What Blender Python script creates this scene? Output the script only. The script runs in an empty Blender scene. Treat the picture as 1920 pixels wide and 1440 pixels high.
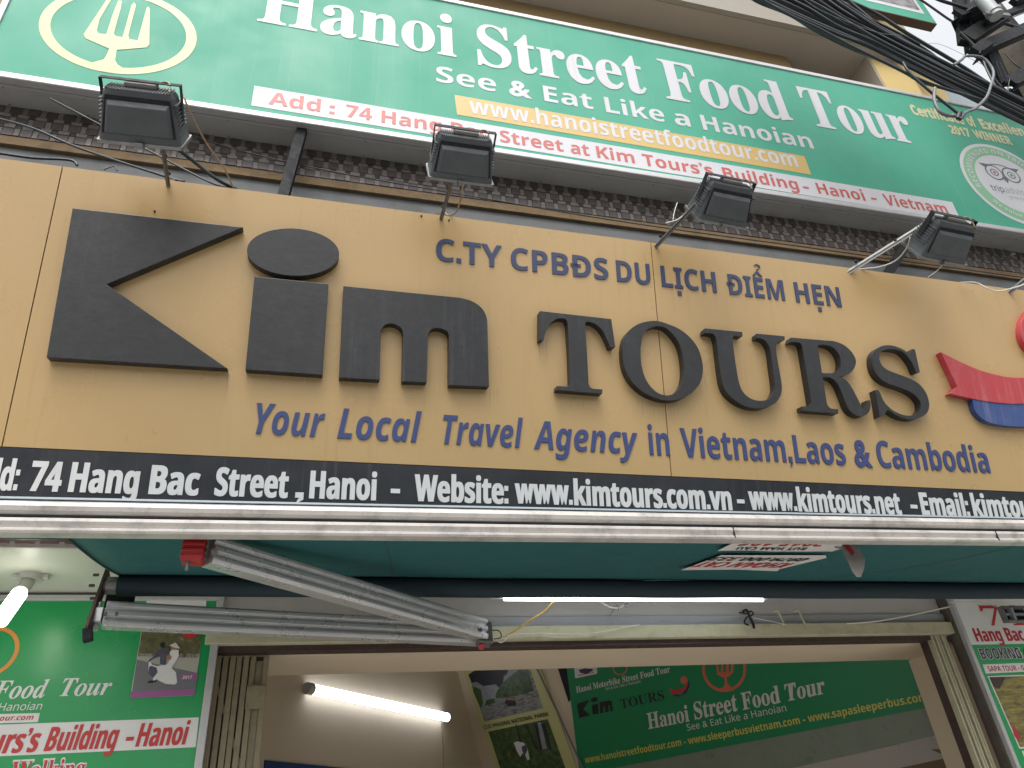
import bpy, bmesh, math, random
from mathutils import Vector, Matrix
from mathutils.geometry import tessellate_polygon
random.seed(7)
S = bpy.context.scene
COL = S.collection
R = math.radians

# ---------------------------------------------------------------- camera
CAM = Vector((0, 0, 1.6)); FPX = 1400.0; CX, CY = 960.0, 720.0
ax = Vector((6377 - CX, 1120 - CY, FPX)).normalized()            # street direction seen from the lens
az = Vector((758 - CX, -1437 - CY, FPX)); az = (az - ax * az.dot(ax)).normalized()
ay = az.cross(ax)
if ay.z < 0: ay = -ay
cd = bpy.data.cameras.new('camera'); cam = bpy.data.objects.new('camera', cd); COL.objects.link(cam)
cd.sensor_width = 36; cd.lens = FPX / 1920 * 36; cd.clip_start = .02; cd.clip_end = 500
M = Matrix(((ax.x, -ax.y, -ax.z), (ay.x, -ay.y, -ay.z), (az.x, -az.y, -az.z)))
cam.matrix_world = Matrix.Translation(CAM) @ M.to_4x4()
S.camera = cam

# ---------------------------------------------------------------- sky, sun, exposure
W = bpy.data.worlds.new('World'); S.world = W; W.use_nodes = True
nt = W.node_tree; nt.nodes.clear()
sky = nt.nodes.new('ShaderNodeTexSky'); sky.sky_type = 'NISHITA'; sky.sun_disc = False
sky.sun_elevation = R(62); sky.sun_rotation = R(200); sky.air_density = 2.0; sky.dust_density = 6.0; sky.ozone_density = 1.0
hs = nt.nodes.new('ShaderNodeHueSaturation'); hs.inputs['Saturation'].default_value = .16; hs.inputs['Value'].default_value = 1.12
bg = nt.nodes.new('ShaderNodeBackground'); bg.inputs['Strength'].default_value = .15
wo = nt.nodes.new('ShaderNodeOutputWorld')
nt.links.new(sky.outputs[0], hs.inputs['Color']); nt.links.new(hs.outputs[0], bg.inputs['Color']); nt.links.new(bg.outputs[0], wo.inputs[0])
sl = bpy.data.lights.new('sun', 'SUN'); sl.energy = .8; sl.angle = R(40); sl.color = (1, .97, .93)
so = bpy.data.objects.new('sun', sl); COL.objects.link(so)
sd = Vector((math.sin(R(200)) * math.cos(R(62)), math.cos(R(200)) * math.cos(R(62)), math.sin(R(62))))
so.rotation_euler = sd.to_track_quat('Z', 'Y').to_euler(); so.location = (0, -3, 9)
S.view_settings.view_transform = 'Standard'; S.view_settings.look = 'None'
S.view_settings.gamma = 1; S.view_settings.use_curve_mapping = False
S.view_settings.exposure = 0.68

# ---------------------------------------------------------------- geometry helpers
def ray(px, py):
    d = Vector((px - CX, py - CY, FPX))
    return Vector((ax.dot(d), ay.dot(d), az.dot(d)))
class Plane:
    """A real plane of the place: origin O, unit right U, unit up V, normal N towards the street."""
    def __init__(s, O, U, V):
        s.O = Vector(O); s.U = Vector(U).normalized(); V = Vector(V); s.V = (V - s.U * V.dot(s.U)).normalized()
        s.N = s.U.cross(s.V)
    def hit(s, p, off=0.0):
        r = ray(*p); o = s.O + s.N * off
        return CAM + r * ((o - CAM).dot(s.N) / r.dot(s.N))
    def uv(s, p, off=0.0):
        q = s.hit(p, off) - s.O
        return (q.dot(s.U), q.dot(s.V))
    def P(s, u, v, n=0.0):
        return s.O + s.U * u + s.V * v + s.N * n
def yplane(Y): return Plane((0, Y, 0), (1, 0, 0), (0, 0, 1))
def at(px, py, Y): return yplane(Y).hit((px, py))
def atz(px, py, Z):
    r = ray(px, py); return CAM + r * ((Z - CAM.z) / r.z)
def atx(px, py, X):
    r = ray(px, py); return CAM + r * ((X - CAM.x) / r.x)

class MB:
    def __init__(s): s.v = []; s.f = []; s.sm = []
    def add(s, vs, fs, smooth=False):
        b = len(s.v); s.v += [Vector(x) for x in vs]; s.f += [tuple(i + b for i in f) for f in fs]; s.sm += [smooth] * len(fs); return s
    def quad(s, a, b, c, d): return s.add([a, b, c, d], [(0, 1, 2, 3)])
    def box(s, x0, x1, y0, y1, z0, z1):
        return s.add([(x0,y0,z0),(x1,y0,z0),(x1,y1,z0),(x0,y1,z0),(x0,y0,z1),(x1,y0,z1),(x1,y1,z1),(x0,y1,z1)],
                     [(0,3,2,1),(4,5,6,7),(0,1,5,4),(1,2,6,5),(2,3,7,6),(3,0,4,7)])
    def pbox(s, p, u0, u1, v0, v1, n0, n1):
        vs = [p.P(u, v, n) for n in (n0, n1) for u, v in ((u0,v0),(u1,v0),(u1,v1),(u0,v1))]
        return s.add(vs, [(0,3,2,1),(4,5,6,7),(0,1,5,4),(1,2,6,5),(2,3,7,6),(3,0,4,7)])
    def prism(s, p, outl, n0, n1, holes=()):
        """closed outline(s) in plane coordinates, given a thickness from n0 to n1"""
        loops = [list(outl)] + [list(h) for h in holes]
        flat = [q for l in loops for q in l]
        tris = tessellate_polygon([[Vector((a, b, 0)) for a, b in l] for l in loops])
        n = len(flat)
        vs = [p.P(a, b, n1) for a, b in flat]
        if n1 == n0:
            return s.add(vs, [tuple(t) for t in tris])
        vs += [p.P(a, b, n0) for a, b in flat]
        fs = [tuple(t) for t in tris] + [tuple(n + i for i in reversed(t)) for t in tris]
        b = 0
        for l in loops:
            k = len(l)
            for i in range(k):
                j = (i + 1) % k; fs.append((b + i, b + n + i, b + n + j, b + j))
            b += k
        return s.add(vs, fs)
    def tube(s, pts, r, k=8, cap=True, closed=False):
        pts = [Vector(p) for p in pts]; n = len(pts); rings = []
        rr = r if isinstance(r, (list, tuple)) else [r] * n
        up = Vector((0.13, 0.21, 1)).normalized()
        for i in range(n):
            t = (pts[min(i + 1, n - 1)] - pts[max(i - 1, 0)]).normalized()
            a = t.cross(up)
            if a.length < .05: a = t.cross(Vector((1, 0, 0)))
            a.normalize(); b = t.cross(a)
            rings.append([pts[i] + (a * math.cos(2*math.pi*j/k) + b * math.sin(2*math.pi*j/k)) * rr[i] for j in range(k)])
        vs = [v for g in rings for v in g]; fs = []
        for i in range(n - 1):
            for j in range(k):
                j2 = (j + 1) % k; fs.append((i*k+j, i*k+j2, (i+1)*k+j2, (i+1)*k+j))
        s.add(vs, fs, True)
        if cap: s.add(rings[0], [tuple(range(k))]); s.add(rings[-1], [tuple(reversed(range(k)))])
        return s
    def bar(s, a, b, w, h, up=(0, 0, 1)):
        """rectangular bar from a to b"""
        return s.sweep(a, b, [(-w/2,-h/2),(w/2,-h/2),(w/2,h/2),(-w/2,h/2)], up)
    def sweep(s, a, b, prof, up=(0, 0, 1)):
        a = Vector(a); b = Vector(b); t = (b - a).normalized(); x = t.cross(Vector(up)).normalized(); y = x.cross(t)
        n = len(prof); vs = [q + x * p[0] + y * p[1] for q in (a, b) for p in prof]
        fs = [(i, (i+1) % n, n + (i+1) % n, n + i) for i in range(n)] + [tuple(reversed(range(n))), tuple(range(n, 2*n))]
        return s.add(vs, fs)
    def mesh(s, name, origin=Vector((0, 0, 0))):
        me = bpy.data.meshes.new(name)
        me.from_pydata([tuple(v - origin) for v in s.v], [], s.f)
        if any(s.sm): me.polygons.foreach_set('use_smooth', s.sm)
        me.update(); return me

def smooth(pts, n=8, closed=False):
    """Catmull-Rom through points"""
    P = [Vector(p) for p in pts]; out = []
    m = len(P); rng = range(m) if closed else range(m - 1)
    for i in rng:
        if closed: p0, p1, p2, p3 = P[i-1], P[i], P[(i+1) % m], P[(i+2) % m]
        else: p0, p1, p2, p3 = P[max(i-1, 0)], P[i], P[i+1], P[min(i+2, m-1)]
        for k in range(n):
            t = k / n
            out.append(.5 * ((2*p1) + (p2-p0)*t + (2*p0-5*p1+4*p2-p3)*t*t + (3*p1-p0-3*p2+p3)*t*t*t))
    if not closed: out.append(P[-1])
    return out

WO = {}
def thing(name, label, cat, loc=(0, 0, 0), group=None):
    o = bpy.data.objects.new(name, None); COL.objects.link(o); o.empty_display_size = .05
    o.location = loc; o['label'] = label; o['category'] = cat
    if group: o['group'] = group
    WO[o.name] = Vector(loc); return o
def part(name, mb, mat, parent=None, label=None, bevel=0, kind=None):
    org = WO[parent.name] if parent else Vector((0, 0, 0))
    me = mb.mesh(name, org) if isinstance(mb, MB) else mb
    if mat and not me.materials: me.materials.append(mat)
    o = bpy.data.objects.new(name, me); COL.objects.link(o)
    if parent: o.parent = parent
    if label: o['label'] = label
    if kind: o['kind'] = kind
    if bevel:
        b = o.modifiers.new('bevel', 'BEVEL'); b.width = bevel; b.segments = 2; b.limit_method = 'ANGLE'; b.angle_limit = R(40)
    WO[o.name] = org.copy(); return o
def solo(name, mb, mat, label, cat, group=None, bevel=0, kind=None):
    o = part(name, mb, mat, None, label, bevel, kind); o['category'] = cat
    if group: o['group'] = group
    return o
def struct(name, mb, mat):
    o = part(name, mb, mat); o['kind'] = 'structure'; return o

# ---------------------------------------------------------------- materials
def mat(name, col, rough=.5, metal=0, dirt=None, dirt_amt=0, streak=0, nscale=6, bump=0, bscale=60, spec=.5,
        var=0.0, coat=0, fine=0, emit=0, emitcol=None):
    m = bpy.data.materials.new(name); m.use_nodes = True; t = m.node_tree; N = t.nodes; L = t.links
    b = N['Principled BSDF']; b.inputs['Roughness'].default_value = rough; b.inputs['Metallic'].default_value = metal
    b.inputs['Specular IOR Level'].default_value = spec
    if coat: b.inputs['Coat Weight'].default_value = coat; b.inputs['Coat Roughness'].default_value = .15
    c = (*col, 1); b.inputs['Base Color'].default_value = c
    if emit: b.inputs['Emission Color'].default_value = (*(emitcol or col), 1); b.inputs['Emission Strength'].default_value = emit
    if not (dirt_amt or streak or bump or var or fine): return m
    g = N.new('ShaderNodeNewGeometry'); cur = None
    def noise(scale, vec, det=5, ro=.6):
        n = N.new('ShaderNodeTexNoise'); n.inputs['Scale'].default_value = scale; n.inputs['Detail'].default_value = det
        n.inputs['Roughness'].default_value = ro; L.new(vec, n.inputs['Vector']); return n.outputs['Fac']
    def ramp(fac, a, bb, lo=0, hi=1):
        r = N.new('ShaderNodeMapRange'); r.inputs['From Min'].default_value = a; r.inputs['From Max'].default_value = bb
        r.inputs['To Min'].default_value = lo; r.inputs['To Max'].default_value = hi; L.new(fac, r.inputs['Value']); return r.outputs[0]
    def mix(a, bb, fac):
        x = N.new('ShaderNodeMix'); x.data_type = 'RGBA'
        if isinstance(a, tuple): x.inputs['A'].default_value = a
        else: L.new(a, x.inputs['A'])
        x.inputs['B'].default_value = bb; L.new(fac, x.inputs['Factor']); return x.outputs['Result']
    pos = g.outputs['Position']; cur = c
    if var:
        cur = mix(cur, tuple(x * (1 - var) for x in col) + (1,), ramp(noise(nscale * .35, pos), .35, .65))
    dc = (*(dirt or (.05, .045, .04)), 1)
    if dirt_amt: cur = mix(cur, dc, ramp(noise(nscale, pos, 8, .7), .48, .8, 0, dirt_amt))
    if fine: cur = mix(cur, dc, ramp(noise(180, pos, 2), .66, .72, 0, fine))
    if streak:
        v = N.new('ShaderNodeVectorMath'); v.operation = 'MULTIPLY'; v.inputs[1].default_value = (42, 6, 1.1); L.new(pos, v.inputs[0])
        a = ramp(noise(1.0, v.outputs[0], 6, .75), .52, .78, 0, 1); bq = ramp(noise(1.3, pos, 2), .4, .62, 0, streak)
        mm = N.new('ShaderNodeMath'); mm.operation = 'MULTIPLY'; L.new(a, mm.inputs[0]); L.new(bq, mm.inputs[1])
        cur = mix(cur, dc, mm.outputs[0])
    if not isinstance(cur, tuple): L.new(cur, b.inputs['Base Color'])
    L.new(ramp(noise(nscale * 1.7, pos), .3, .7, max(rough - .1, .05), min(rough + .12, 1)), b.inputs['Roughness'])
    if bump:
        bp = N.new('ShaderNodeBump'); bp.inputs['Strength'].default_value = bump; bp.inputs['Distance'].default_value = .01
        L.new(noise(bscale, pos, 4), bp.inputs['Height']); L.new(bp.outputs[0], b.inputs['Normal'])
    return m
def photo_mat(name, cols, scale=9, stretch=(1, 1, 1), seed=0):
    """a printed picture: patches of ink in several colours"""
    m = bpy.data.materials.new(name); m.use_nodes = True; t = m.node_tree; N = t.nodes; L = t.links; b = N['Principled BSDF']
    b.inputs['Roughness'].default_value = .45
    g = N.new('ShaderNodeNewGeometry'); v = N.new('ShaderNodeVectorMath'); v.operation = 'MULTIPLY'; v.inputs[1].default_value = stretch
    L.new(g.outputs['Position'], v.inputs[0])
    n = N.new('ShaderNodeTexNoise'); n.noise_dimensions = '4D'; n.inputs['W'].default_value = seed; n.inputs['Scale'].default_value = scale
    n.inputs['Detail'].default_value = 9; n.inputs['Roughness'].default_value = .72; L.new(v.outputs[0], n.inputs['Vector'])
    r = N.new('ShaderNodeValToRGB'); L.new(n.outputs['Fac'], r.inputs['Fac']); e = r.color_ramp.elements
    k = len(cols)
    for i, c in enumerate(cols):
        p = .3 + .4 * i / (k - 1)
        el = e[i] if i < 2 else e.new(p)
        el.position = p; el.color = (*c, 1)
    L.new(r.outputs[0], b.inputs['Base Color']); return m

ochre   = mat('ochre_panel', (.465, .315, .145), .32, dirt=(.30, .20, .10), dirt_amt=.05, streak=.5, nscale=2.2, spec=.5, var=.05, fine=.05)
blackL  = mat('black_letter_paint', (.017, .018, .021), .42, dirt=(.08, .085, .095), dirt_amt=.18, streak=.6, nscale=14, bump=.08, bscale=40)
blue    = mat('blue_letter', (.035, .055, .17), .45, dirt=(.08, .08, .1), dirt_amt=.2, nscale=14)
darkblu = mat('dark_blue_letter', (.03, .045, .11), .45, dirt=(.08, .08, .1), dirt_amt=.2, nscale=14)
strip   = mat('black_strip', (.012, .015, .022), .4, dirt=(.10, .09, .085), dirt_amt=.2, streak=.6, nscale=5)
whiteT  = mat('white_vinyl', (.62, .63, .64), .45, dirt=(.35, .34, .32), dirt_amt=.3, nscale=8)
red     = mat('red_logo', (.43, .042, .055), .4, dirt=(.55, .35, .35), dirt_amt=.25, streak=.5, nscale=5)
redside = mat('red_logo_side', (.16, .03, .03), .5)
logoblu = mat('blue_logo', (.035, .07, .22), .35, dirt=(.3, .33, .4), dirt_amt=.2, streak=.5, nscale=5)
green   = mat('green_banner', (.07, .37, .255), .55, spec=.28, dirt=(.17, .40, .30), dirt_amt=.3, streak=.5, nscale=1.6, var=.1, bump=.03, bscale=5)
bwhite  = mat('banner_white', (.60, .60, .64), .45, dirt=(.33, .30, .27), dirt_amt=.15, streak=.55, nscale=3)
byellow = mat('banner_yellow', (.60, .42, .14), .45, dirt=(.4, .3, .2), dirt_amt=.15, streak=.35, nscale=3)
bcream  = mat('banner_cream', (.60, .56, .27), .45)
bred    = mat('banner_red', (.50, .11, .09), .45)
bolive  = mat('banner_pale_green', (.22, .48, .28), .45)
bgrey   = mat('banner_grey', (.10, .11, .14), .45)
btext   = mat('banner_pale_grey', (.28, .34, .36), .45)
alu     = mat('white_aluminium', (.55, .55, .56), .38, .35, dirt=(.2, .19, .18), dirt_amt=.25, nscale=14)
aluA    = mat('arm_aluminium', (.50, .50, .50), .3, .5, dirt=(.2, .2, .19), dirt_amt=.2, nscale=3)
barM    = mat('awning_bar_paint', (.47, .445, .42), .42, .1, dirt=(.10, .09, .08), dirt_amt=.8, nscale=10, streak=.3, bump=.08, bscale=30, fine=.5)
boxG    = mat('grey_sheet_metal', (.44, .45, .44), .55, 0, dirt=(.08, .08, .08), dirt_amt=.4, nscale=3)
steel   = mat('galvanised_steel', (.20, .20, .20), .45, .6, dirt=(.08, .06, .05), dirt_amt=.5, nscale=20)
darkst  = mat('dark_steel', (.014, .016, .019), .7, 0, spec=.2, dirt=(.1, .09, .08), dirt_amt=.3, nscale=20)
rust    = mat('rusty_steel', (.10, .06, .045), .7, .2, dirt=(.04, .035, .03), dirt_amt=.6, nscale=30)
lampM   = mat('floodlight_casting', (.06, .068, .076), .5, .2, dirt=(.11, .11, .11), dirt_amt=.35, nscale=14, bump=.05, bscale=80)
lampR   = mat('floodlight_ribs', (.060, .066, .075), .6, .2, dirt=(.16, .15, .14), dirt_amt=.4, nscale=20)
jbox    = mat('junction_box', (.16, .155, .15), .6, dirt=(.3, .28, .25), dirt_amt=.4, nscale=25)
glass   = mat('lamp_glass', (.3, .32, .34), .1, 0)
tileB   = mat('brown_tile', (.105, .084, .078), .35, dirt=(.03, .03, .03), dirt_amt=.5, nscale=14, var=.3)
tileL   = mat('grey_brown_tile', (.23, .20, .185), .35, dirt=(.05, .045, .04), dirt_amt=.5, nscale=14, var=.3)
tileD   = mat('dark_tile', (.05, .042, .04), .35)
tileP   = mat('pink_brown_tile', (.26, .14, .12), .4, dirt=(.1, .07, .06), dirt_amt=.4, nscale=20)
grout   = mat('grout', (.20, .19, .17), .9)
plaster = mat('grey_plaster', (.19, .195, .20), .85, dirt=(.06, .06, .06), dirt_amt=.6, nscale=4, bump=.15, bscale=25)
ochstr  = mat('ochre_cement', (.24, .165, .09), .9, dirt=(.07, .06, .05), dirt_amt=.8, nscale=8, bump=.4, bscale=30)
wallY   = mat('yellow_painted_wall', (.60, .44, .17), .7, dirt=(.35, .28, .15), dirt_amt=.3, streak=.3, nscale=1.5, bump=.04)
wallO   = mat('ochre_painted_wall', (.33, .235, .11), .75, dirt=(.2, .16, .1), dirt_amt=.2, nscale=1.5)
slabM   = mat('soffit_paint_and_pier_shade', (.36, .315, .26), .75, dirt=(.25, .22, .18), dirt_amt=.2, nscale=1.2)
soffM   = mat('porch_soffit_paint', (.52, .54, .47), .45, dirt=(.35, .36, .33), dirt_amt=.3, nscale=3, bump=.06, bscale=6)
shopW   = mat('grey_shopfront_plaster', (.40, .385, .375), .7, dirt=(.2, .19, .18), dirt_amt=.35, nscale=3.5, bump=.1, bscale=14)
lintM   = mat('pale_yellow_lintel', (.42, .40, .27), .6, dirt=(.2, .18, .12), dirt_amt=.6, nscale=16, bump=.15, bscale=40)
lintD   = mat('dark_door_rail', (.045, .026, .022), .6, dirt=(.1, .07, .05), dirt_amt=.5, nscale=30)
gateM   = mat('gate_paint', (.22, .185, .115), .5, .1, dirt=(.08, .065, .045), dirt_amt=.6, nscale=24, bump=.1, bscale=60)
inner   = mat('beige_interior_paint', (.60, .50, .36), .65, dirt=(.3, .24, .17), dirt_amt=.25, nscale=1.5)
innerW  = mat('pale_interior_paint', (.37, .34, .31), .65)
innerT  = mat('grey_green_ceramic', (.20, .235, .18), .35, dirt=(.1, .11, .09), dirt_amt=.3, nscale=9)
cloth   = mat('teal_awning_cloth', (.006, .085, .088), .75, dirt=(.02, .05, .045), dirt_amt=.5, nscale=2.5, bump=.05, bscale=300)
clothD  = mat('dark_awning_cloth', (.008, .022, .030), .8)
redcap  = mat('red_plastic', (.33, .012, .016), .5, dirt=(.15, .02, .02), dirt_amt=.4, nscale=20)
ggreen  = mat('shop_board_green', (.012, .30, .085), .3, dirt=(.02, .2, .07), dirt_amt=.2, nscale=2)
dgreen  = mat('inner_banner_green', (.007, .20, .075), .4)
posterY = mat('poster_yellow', (.50, .49, .22), .45)
bframe  = mat('board_frame', (.46, .46, .47), .4, .3, dirt=(.2, .2, .2), dirt_amt=.3, nscale=15)
sred    = mat('shop_red', (.48, .035, .035), .45)
sredD   = mat('shop_red_deep', (.42, .02, .03), .45)
swhite  = mat('shop_white', (.68, .68, .67), .45, dirt=(.5, .49, .46), dirt_amt=.3, nscale=10)
ppurple = mat('print_purple', (.30, .10, .27), .45)
dkpurp  = mat('print_dark_purple', (.05, .02, .07), .45)
orange  = mat('print_orange', (.68, .27, .05), .4)
salmon  = mat('print_salmon', (.55, .13, .07), .45)
inkblk  = mat('print_black', (.012, .012, .016), .45)
inkgry  = mat('print_grey', (.22, .22, .24), .45)
yellowP = mat('print_yellow', (.60, .52, .10), .45)
skin    = mat('print_skin', (.35, .17, .11), .5)
stickW  = mat('sticker_paper', (.60, .58, .56), .6, dirt=(.35, .33, .3), dirt_amt=.5, nscale=25)
cabM    = mat('black_cable_sheath', (.014, .018, .024), .42, dirt=(.05, .055, .06), dirt_amt=.3, nscale=15)
cabG    = mat('grey_conduit', (.12, .13, .14), .5)
cabW    = mat('white_wire', (.55, .54, .50), .5)
cabY    = mat('yellow_wire', (.50, .33, .08), .5)
cabT    = mat('tan_wire', (.30, .20, .12), .5)
pole    = mat('pole_concrete', (.22, .19, .165), .9, dirt=(.06, .055, .05), dirt_amt=.6, nscale=12, bump=.5, bscale=45, fine=.4)
pipe    = mat('grey_pipe', (.35, .37, .38), .45, .3)
tubeE   = mat('lit_tube', (.9, .95, 1), .4, emit=8, emitcol=(.86, .93, 1))
tubeE2  = mat('lit_tube_interior', (.9, .92, 1), .4, emit=3.2, emitcol=(.80, .86, 1))
bulbE   = mat('lit_bulb', (1, .97, .85), .4, emit=6, emitcol=(1, .97, .84))
plast   = mat('grey_white_plastic', (.48, .48, .44), .5)
asphalt = mat('asphalt', (.055, .055, .055), .9, dirt=(.03, .03, .03), dirt_amt=.5, nscale=3, bump=.3, bscale=80)
paving  = mat('pavement_slabs', (.42, .40, .38), .8, dirt=(.15, .14, .13), dirt_amt=.5, nscale=3, bump=.2, bscale=40)
kerbM   = mat('kerb_stone', (.33, .32, .30), .8)
bluegr  = mat('blue_grey_wall', (.28, .34, .38), .7)

# ---------------------------------------------------------------- lettering
def mathcode(s, up, lo, dg):
    r = ''
    for c in s:
        if 'A' <= c <= 'Z': r += chr(up + ord(c) - 65)
        elif 'a' <= c <= 'z': r += chr(lo + ord(c) - 97)
        elif '0' <= c <= '9' and dg: r += chr(dg + ord(c) - 48)
        else: r += c
    return r
STY = {'serif': (0x1D400, 0x1D41A, 0x1D7CE), 'sans': (0x1D5D4, 0x1D5EE, 0x1D7EC), 'ital': (0x1D63C, 0x1D656, 0x1D7EC),
       'light': (0x1D5A0, 0x1D5BA, 0x1D7E2), 'serital': (0x1D468, 0x1D482, 0x1D7CE)}
GC = {}
def _measure(body, off):
    c = bpy.data.curves.new('g', 'FONT'); c.body = body; c.offset = off; c.resolution_u = 3
    o = bpy.data.objects.new('g', c); me = o.to_mesh()
    vs = [(v.co.x, v.co.y) for v in me.vertices]; fs = [tuple(p.vertices) for p in me.polygons]
    o.to_mesh_clear(); bpy.data.objects.remove(o); bpy.data.curves.remove(c); return vs, fs
def rect(x0, x1, y0, y1): return ([(x0,y0),(x1,y0),(x1,y1),(x0,y1)], [(0,1,2,3)])
def join(*parts):
    V_, F_ = [], []
    for v, f in parts:
        b = len(V_); V_ += v; F_ += [tuple(i + b for i in t) for t in f]
    return V_, F_
def shift(g, dx, dy, s=1): return ([(x * s + dx, y * s + dy) for x, y in g[0]], g[1])
CAPH = {}
def glyph(ch, sty, off):
    k = (ch, sty, off)
    if k in GC: return GC[k]
    if ch == ' ': GC[k] = ([], [], .28); return GC[k]
    H = capheight(sty, off); st = H * (.15 if sty == 'light' else .2)
    punct = {'.': rect(.03, .03+st, 0, st), ':': join(rect(.03, .03+st, 0, st), rect(.03, .03+st, H*.5, H*.5+st)),
             '-': rect(.03, .03+H*.36, H*.27, H*.27+st*.85),
             ',': ([(.03,0),(.03+st,0),(.03+st,st),(.03,st),(.03+st,-st*.3),(.03+st*.2,-st*.9),(.03+st*.6,0)], [(0,1,2,3),(6,5,4,1)]),
             '\u2019': ([(.03,H*.84),(.03+st*.9,H*.84),(.03+st*.9,H),(.03,H),(.03+st*.9,H*.78),(.03+st*.3,H*.66),(.03+st*.5,H*.84)], [(0,1,2,3),(6,5,4,1)])}
    if ch in punct:
        v, f = punct[ch]; a = max(x for x, y in v) + .04; GC[k] = (v, f, a); return GC[k]
    viet = {'Đ': 'D', 'Ị': 'I', 'Ể': 'E', 'Ẹ': 'E', 'ê': 'e'}
    if ch in viet:
        v, f, a = glyph(viet[ch], sty, off); x0 = min(x for x, y in v); x1 = max(x for x, y in v); xm = (x0 + x1) / 2
        if ch == 'Đ': ex = [rect(x0 - .07, x0 + .26, H*.45, H*.45 + H*.14)]
        elif ch in 'ỊẸ': ex = [rect(xm - st/2, xm + st/2, -H*.14 - st, -H*.14)]
        else:
            w = .22; t = H * .11
            ex = [([(xm-w,H*1.08),(xm-w+t*1.5,H*1.08),(xm,H*1.22),(xm,H*1.36)], [(0,1,2,3)]), ([(xm+w,H*1.08),(xm+w-t*1.5,H*1.08),(xm,H*1.22),(xm,H*1.36)], [(3,2,1,0)])]
            if ch == 'Ể': ex.append(([(xm-.06,H*1.56),(xm+.02,H*1.64),(xm+.13,H*1.58),(xm+.13,H*1.50),(xm+.05,H*1.42),(xm+.01,H*1.42),(xm+.01,H*1.36),(xm+.06,H*1.36),(xm+.06,H*1.44),(xm+.18,H*1.5),(xm+.18,H*1.62),(xm+.02,H*1.7),(xm-.08,H*1.62)], [(0,1,11,12),(1,2,10,11),(2,3,9,10),(3,4,8,9),(4,5,8),(5,6,7,8)]))
        g = join((v, f), *ex); GC[k] = (g[0], g[1], a); return GC[k]
    m = mathcode(ch, *STY[sty])
    o2 = off if ch != '&' else (0 if sty == 'light' else .028)
    v, f = _measure(m, o2); v2, _ = _measure(m + m, 0); v1, _ = _measure(m, 0)
    a = max(x for x, y in v2) - max(x for x, y in v1)
    GC[k] = (v, f, a); return GC[k]
def capheight(sty, off):
    if sty not in CAPH:
        v, f = _measure(mathcode('H', *STY[sty]), 0); CAPH[sty] = max(y for x, y in v)
    return CAPH[sty]
def layout(text, sty='sans', off=0, track=0):
    out = []; x = 0
    for ch in text:
        v, f, a = glyph(ch, sty, off)
        if v: out.append((ch, [(px + x, py) for px, py in v], f))
        x += a + track
    return out
def ltext(plane, text, L, Rr, B, T, mt, parent, sty='sans', off=0, n=.0015, thick=0, each=False, track=0, shear=0, name='printed_text', fat=0):
    """text in a plane of the place: u range from L to R, baseline through B, cap height up to T (photo readings)"""
    u0 = plane.uv(L, n)[0]; u1 = plane.uv(Rr, n)[0]; v0 = plane.uv(B, n)[1]; v1 = plane.uv(T, n)[1]
    return utext(plane, text, u0, u1, v0, v1, mt, parent, sty, off, n, thick, each, track, shear, name, fat)
def utext(plane, text, u0, u1, v0, v1, mt, parent, sty='sans', off=0, n=.0015, thick=0, each=False, track=0, shear=0, name='printed_text', fat=0):
    lay = layout(text, sty, off, track)
    xs = [x for _, v, _ in lay for x, y in v]; x0, x1 = min(xs), max(xs); sx = (u1 - u0) / (x1 - x0); sy = (v1 - v0) / capheight(sty, off)
    outs = []; mb = MB()
    for ch, v, f in lay:
        if each: mb = MB()
        pts = [(u0 + (x - x0) * sx + y * sy * shear, v0 + y * sy) for x, y in v]
        if thick:
            k = len(pts); vs = [plane.P(a, b, n + thick) for a, b in pts] + [plane.P(a, b, n) for a, b in pts]
            cnt = {}
            for t in f:
                for i in range(len(t)):
                    e = (t[i], t[(i+1) % len(t)]); cnt[e] = 1
            side = [(a, a + k, b + k, b) for (a, b) in cnt if (b, a) not in cnt]
            mb.add(vs, list(f) + side)
        else:
            if fat:
                for q, dx in enumerate((-fat, -fat / 3, fat / 3, fat)): mb.add([plane.P(a + dx * sx, b, n + q * .00025) for a, b in pts], f)
            else: mb.add([plane.P(a, b, n) for a, b in pts], f)
        if each: outs.append(part(name, mb, mt, parent))
    if not each: outs.append(part(name, mb, mt, parent))
    return outs
def words(plane, base, top, ws, mt, parent, **kw):
    """words placed one by one along a baseline through two readings"""
    (xa, ya), (xb, yb) = base
    for w, x0, x1 in ws:
        y0 = ya + (yb - ya) * (x0 - xa) / (xb - xa); y1 = ya + (yb - ya) * (x1 - xa) / (xb - xa)
        u0 = plane.uv((x0, y0))[0]; u1 = plane.uv((x1, y1))[0]; v0 = plane.uv(((x0+x1)/2, (y0+y1)/2))[1]
        yt = ya + (yb - ya) * (top[0] - xa) / (xb - xa)
        h = plane.uv(top)[1] - plane.uv((top[0], yt))[1]
        if w in ('-', '.', ':', ',', '@'):
            cc = {'-': .33, '.': .3, ':': .3, ',': .3, '@': 1}[w]
        utext(plane, w, u0, u1, v0, v0 + h, mt, parent, **kw)
def ell(cu, cv, ru, rv, n=48, a0=0, a1=360):
    return [(cu + ru * math.cos(R(a0 + (a1 - a0) * i / n)), cv + rv * math.sin(R(a0 + (a1 - a0) * i / n))) for i in range(n if a1 - a0 >= 360 else n + 1)]
def poly(plane, px, off=0.0, s=1, o=(0, 0)):
    return [plane.uv((o[0] + x / s, o[1] + y / s), off) for x, y in px]
def flat(name, plane, outl, mt, parent, n=.001, holes=(), thick=0):
    return part(name, MB().prism(plane, outl, n - thick if thick else n, n, holes), mt, parent)

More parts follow.
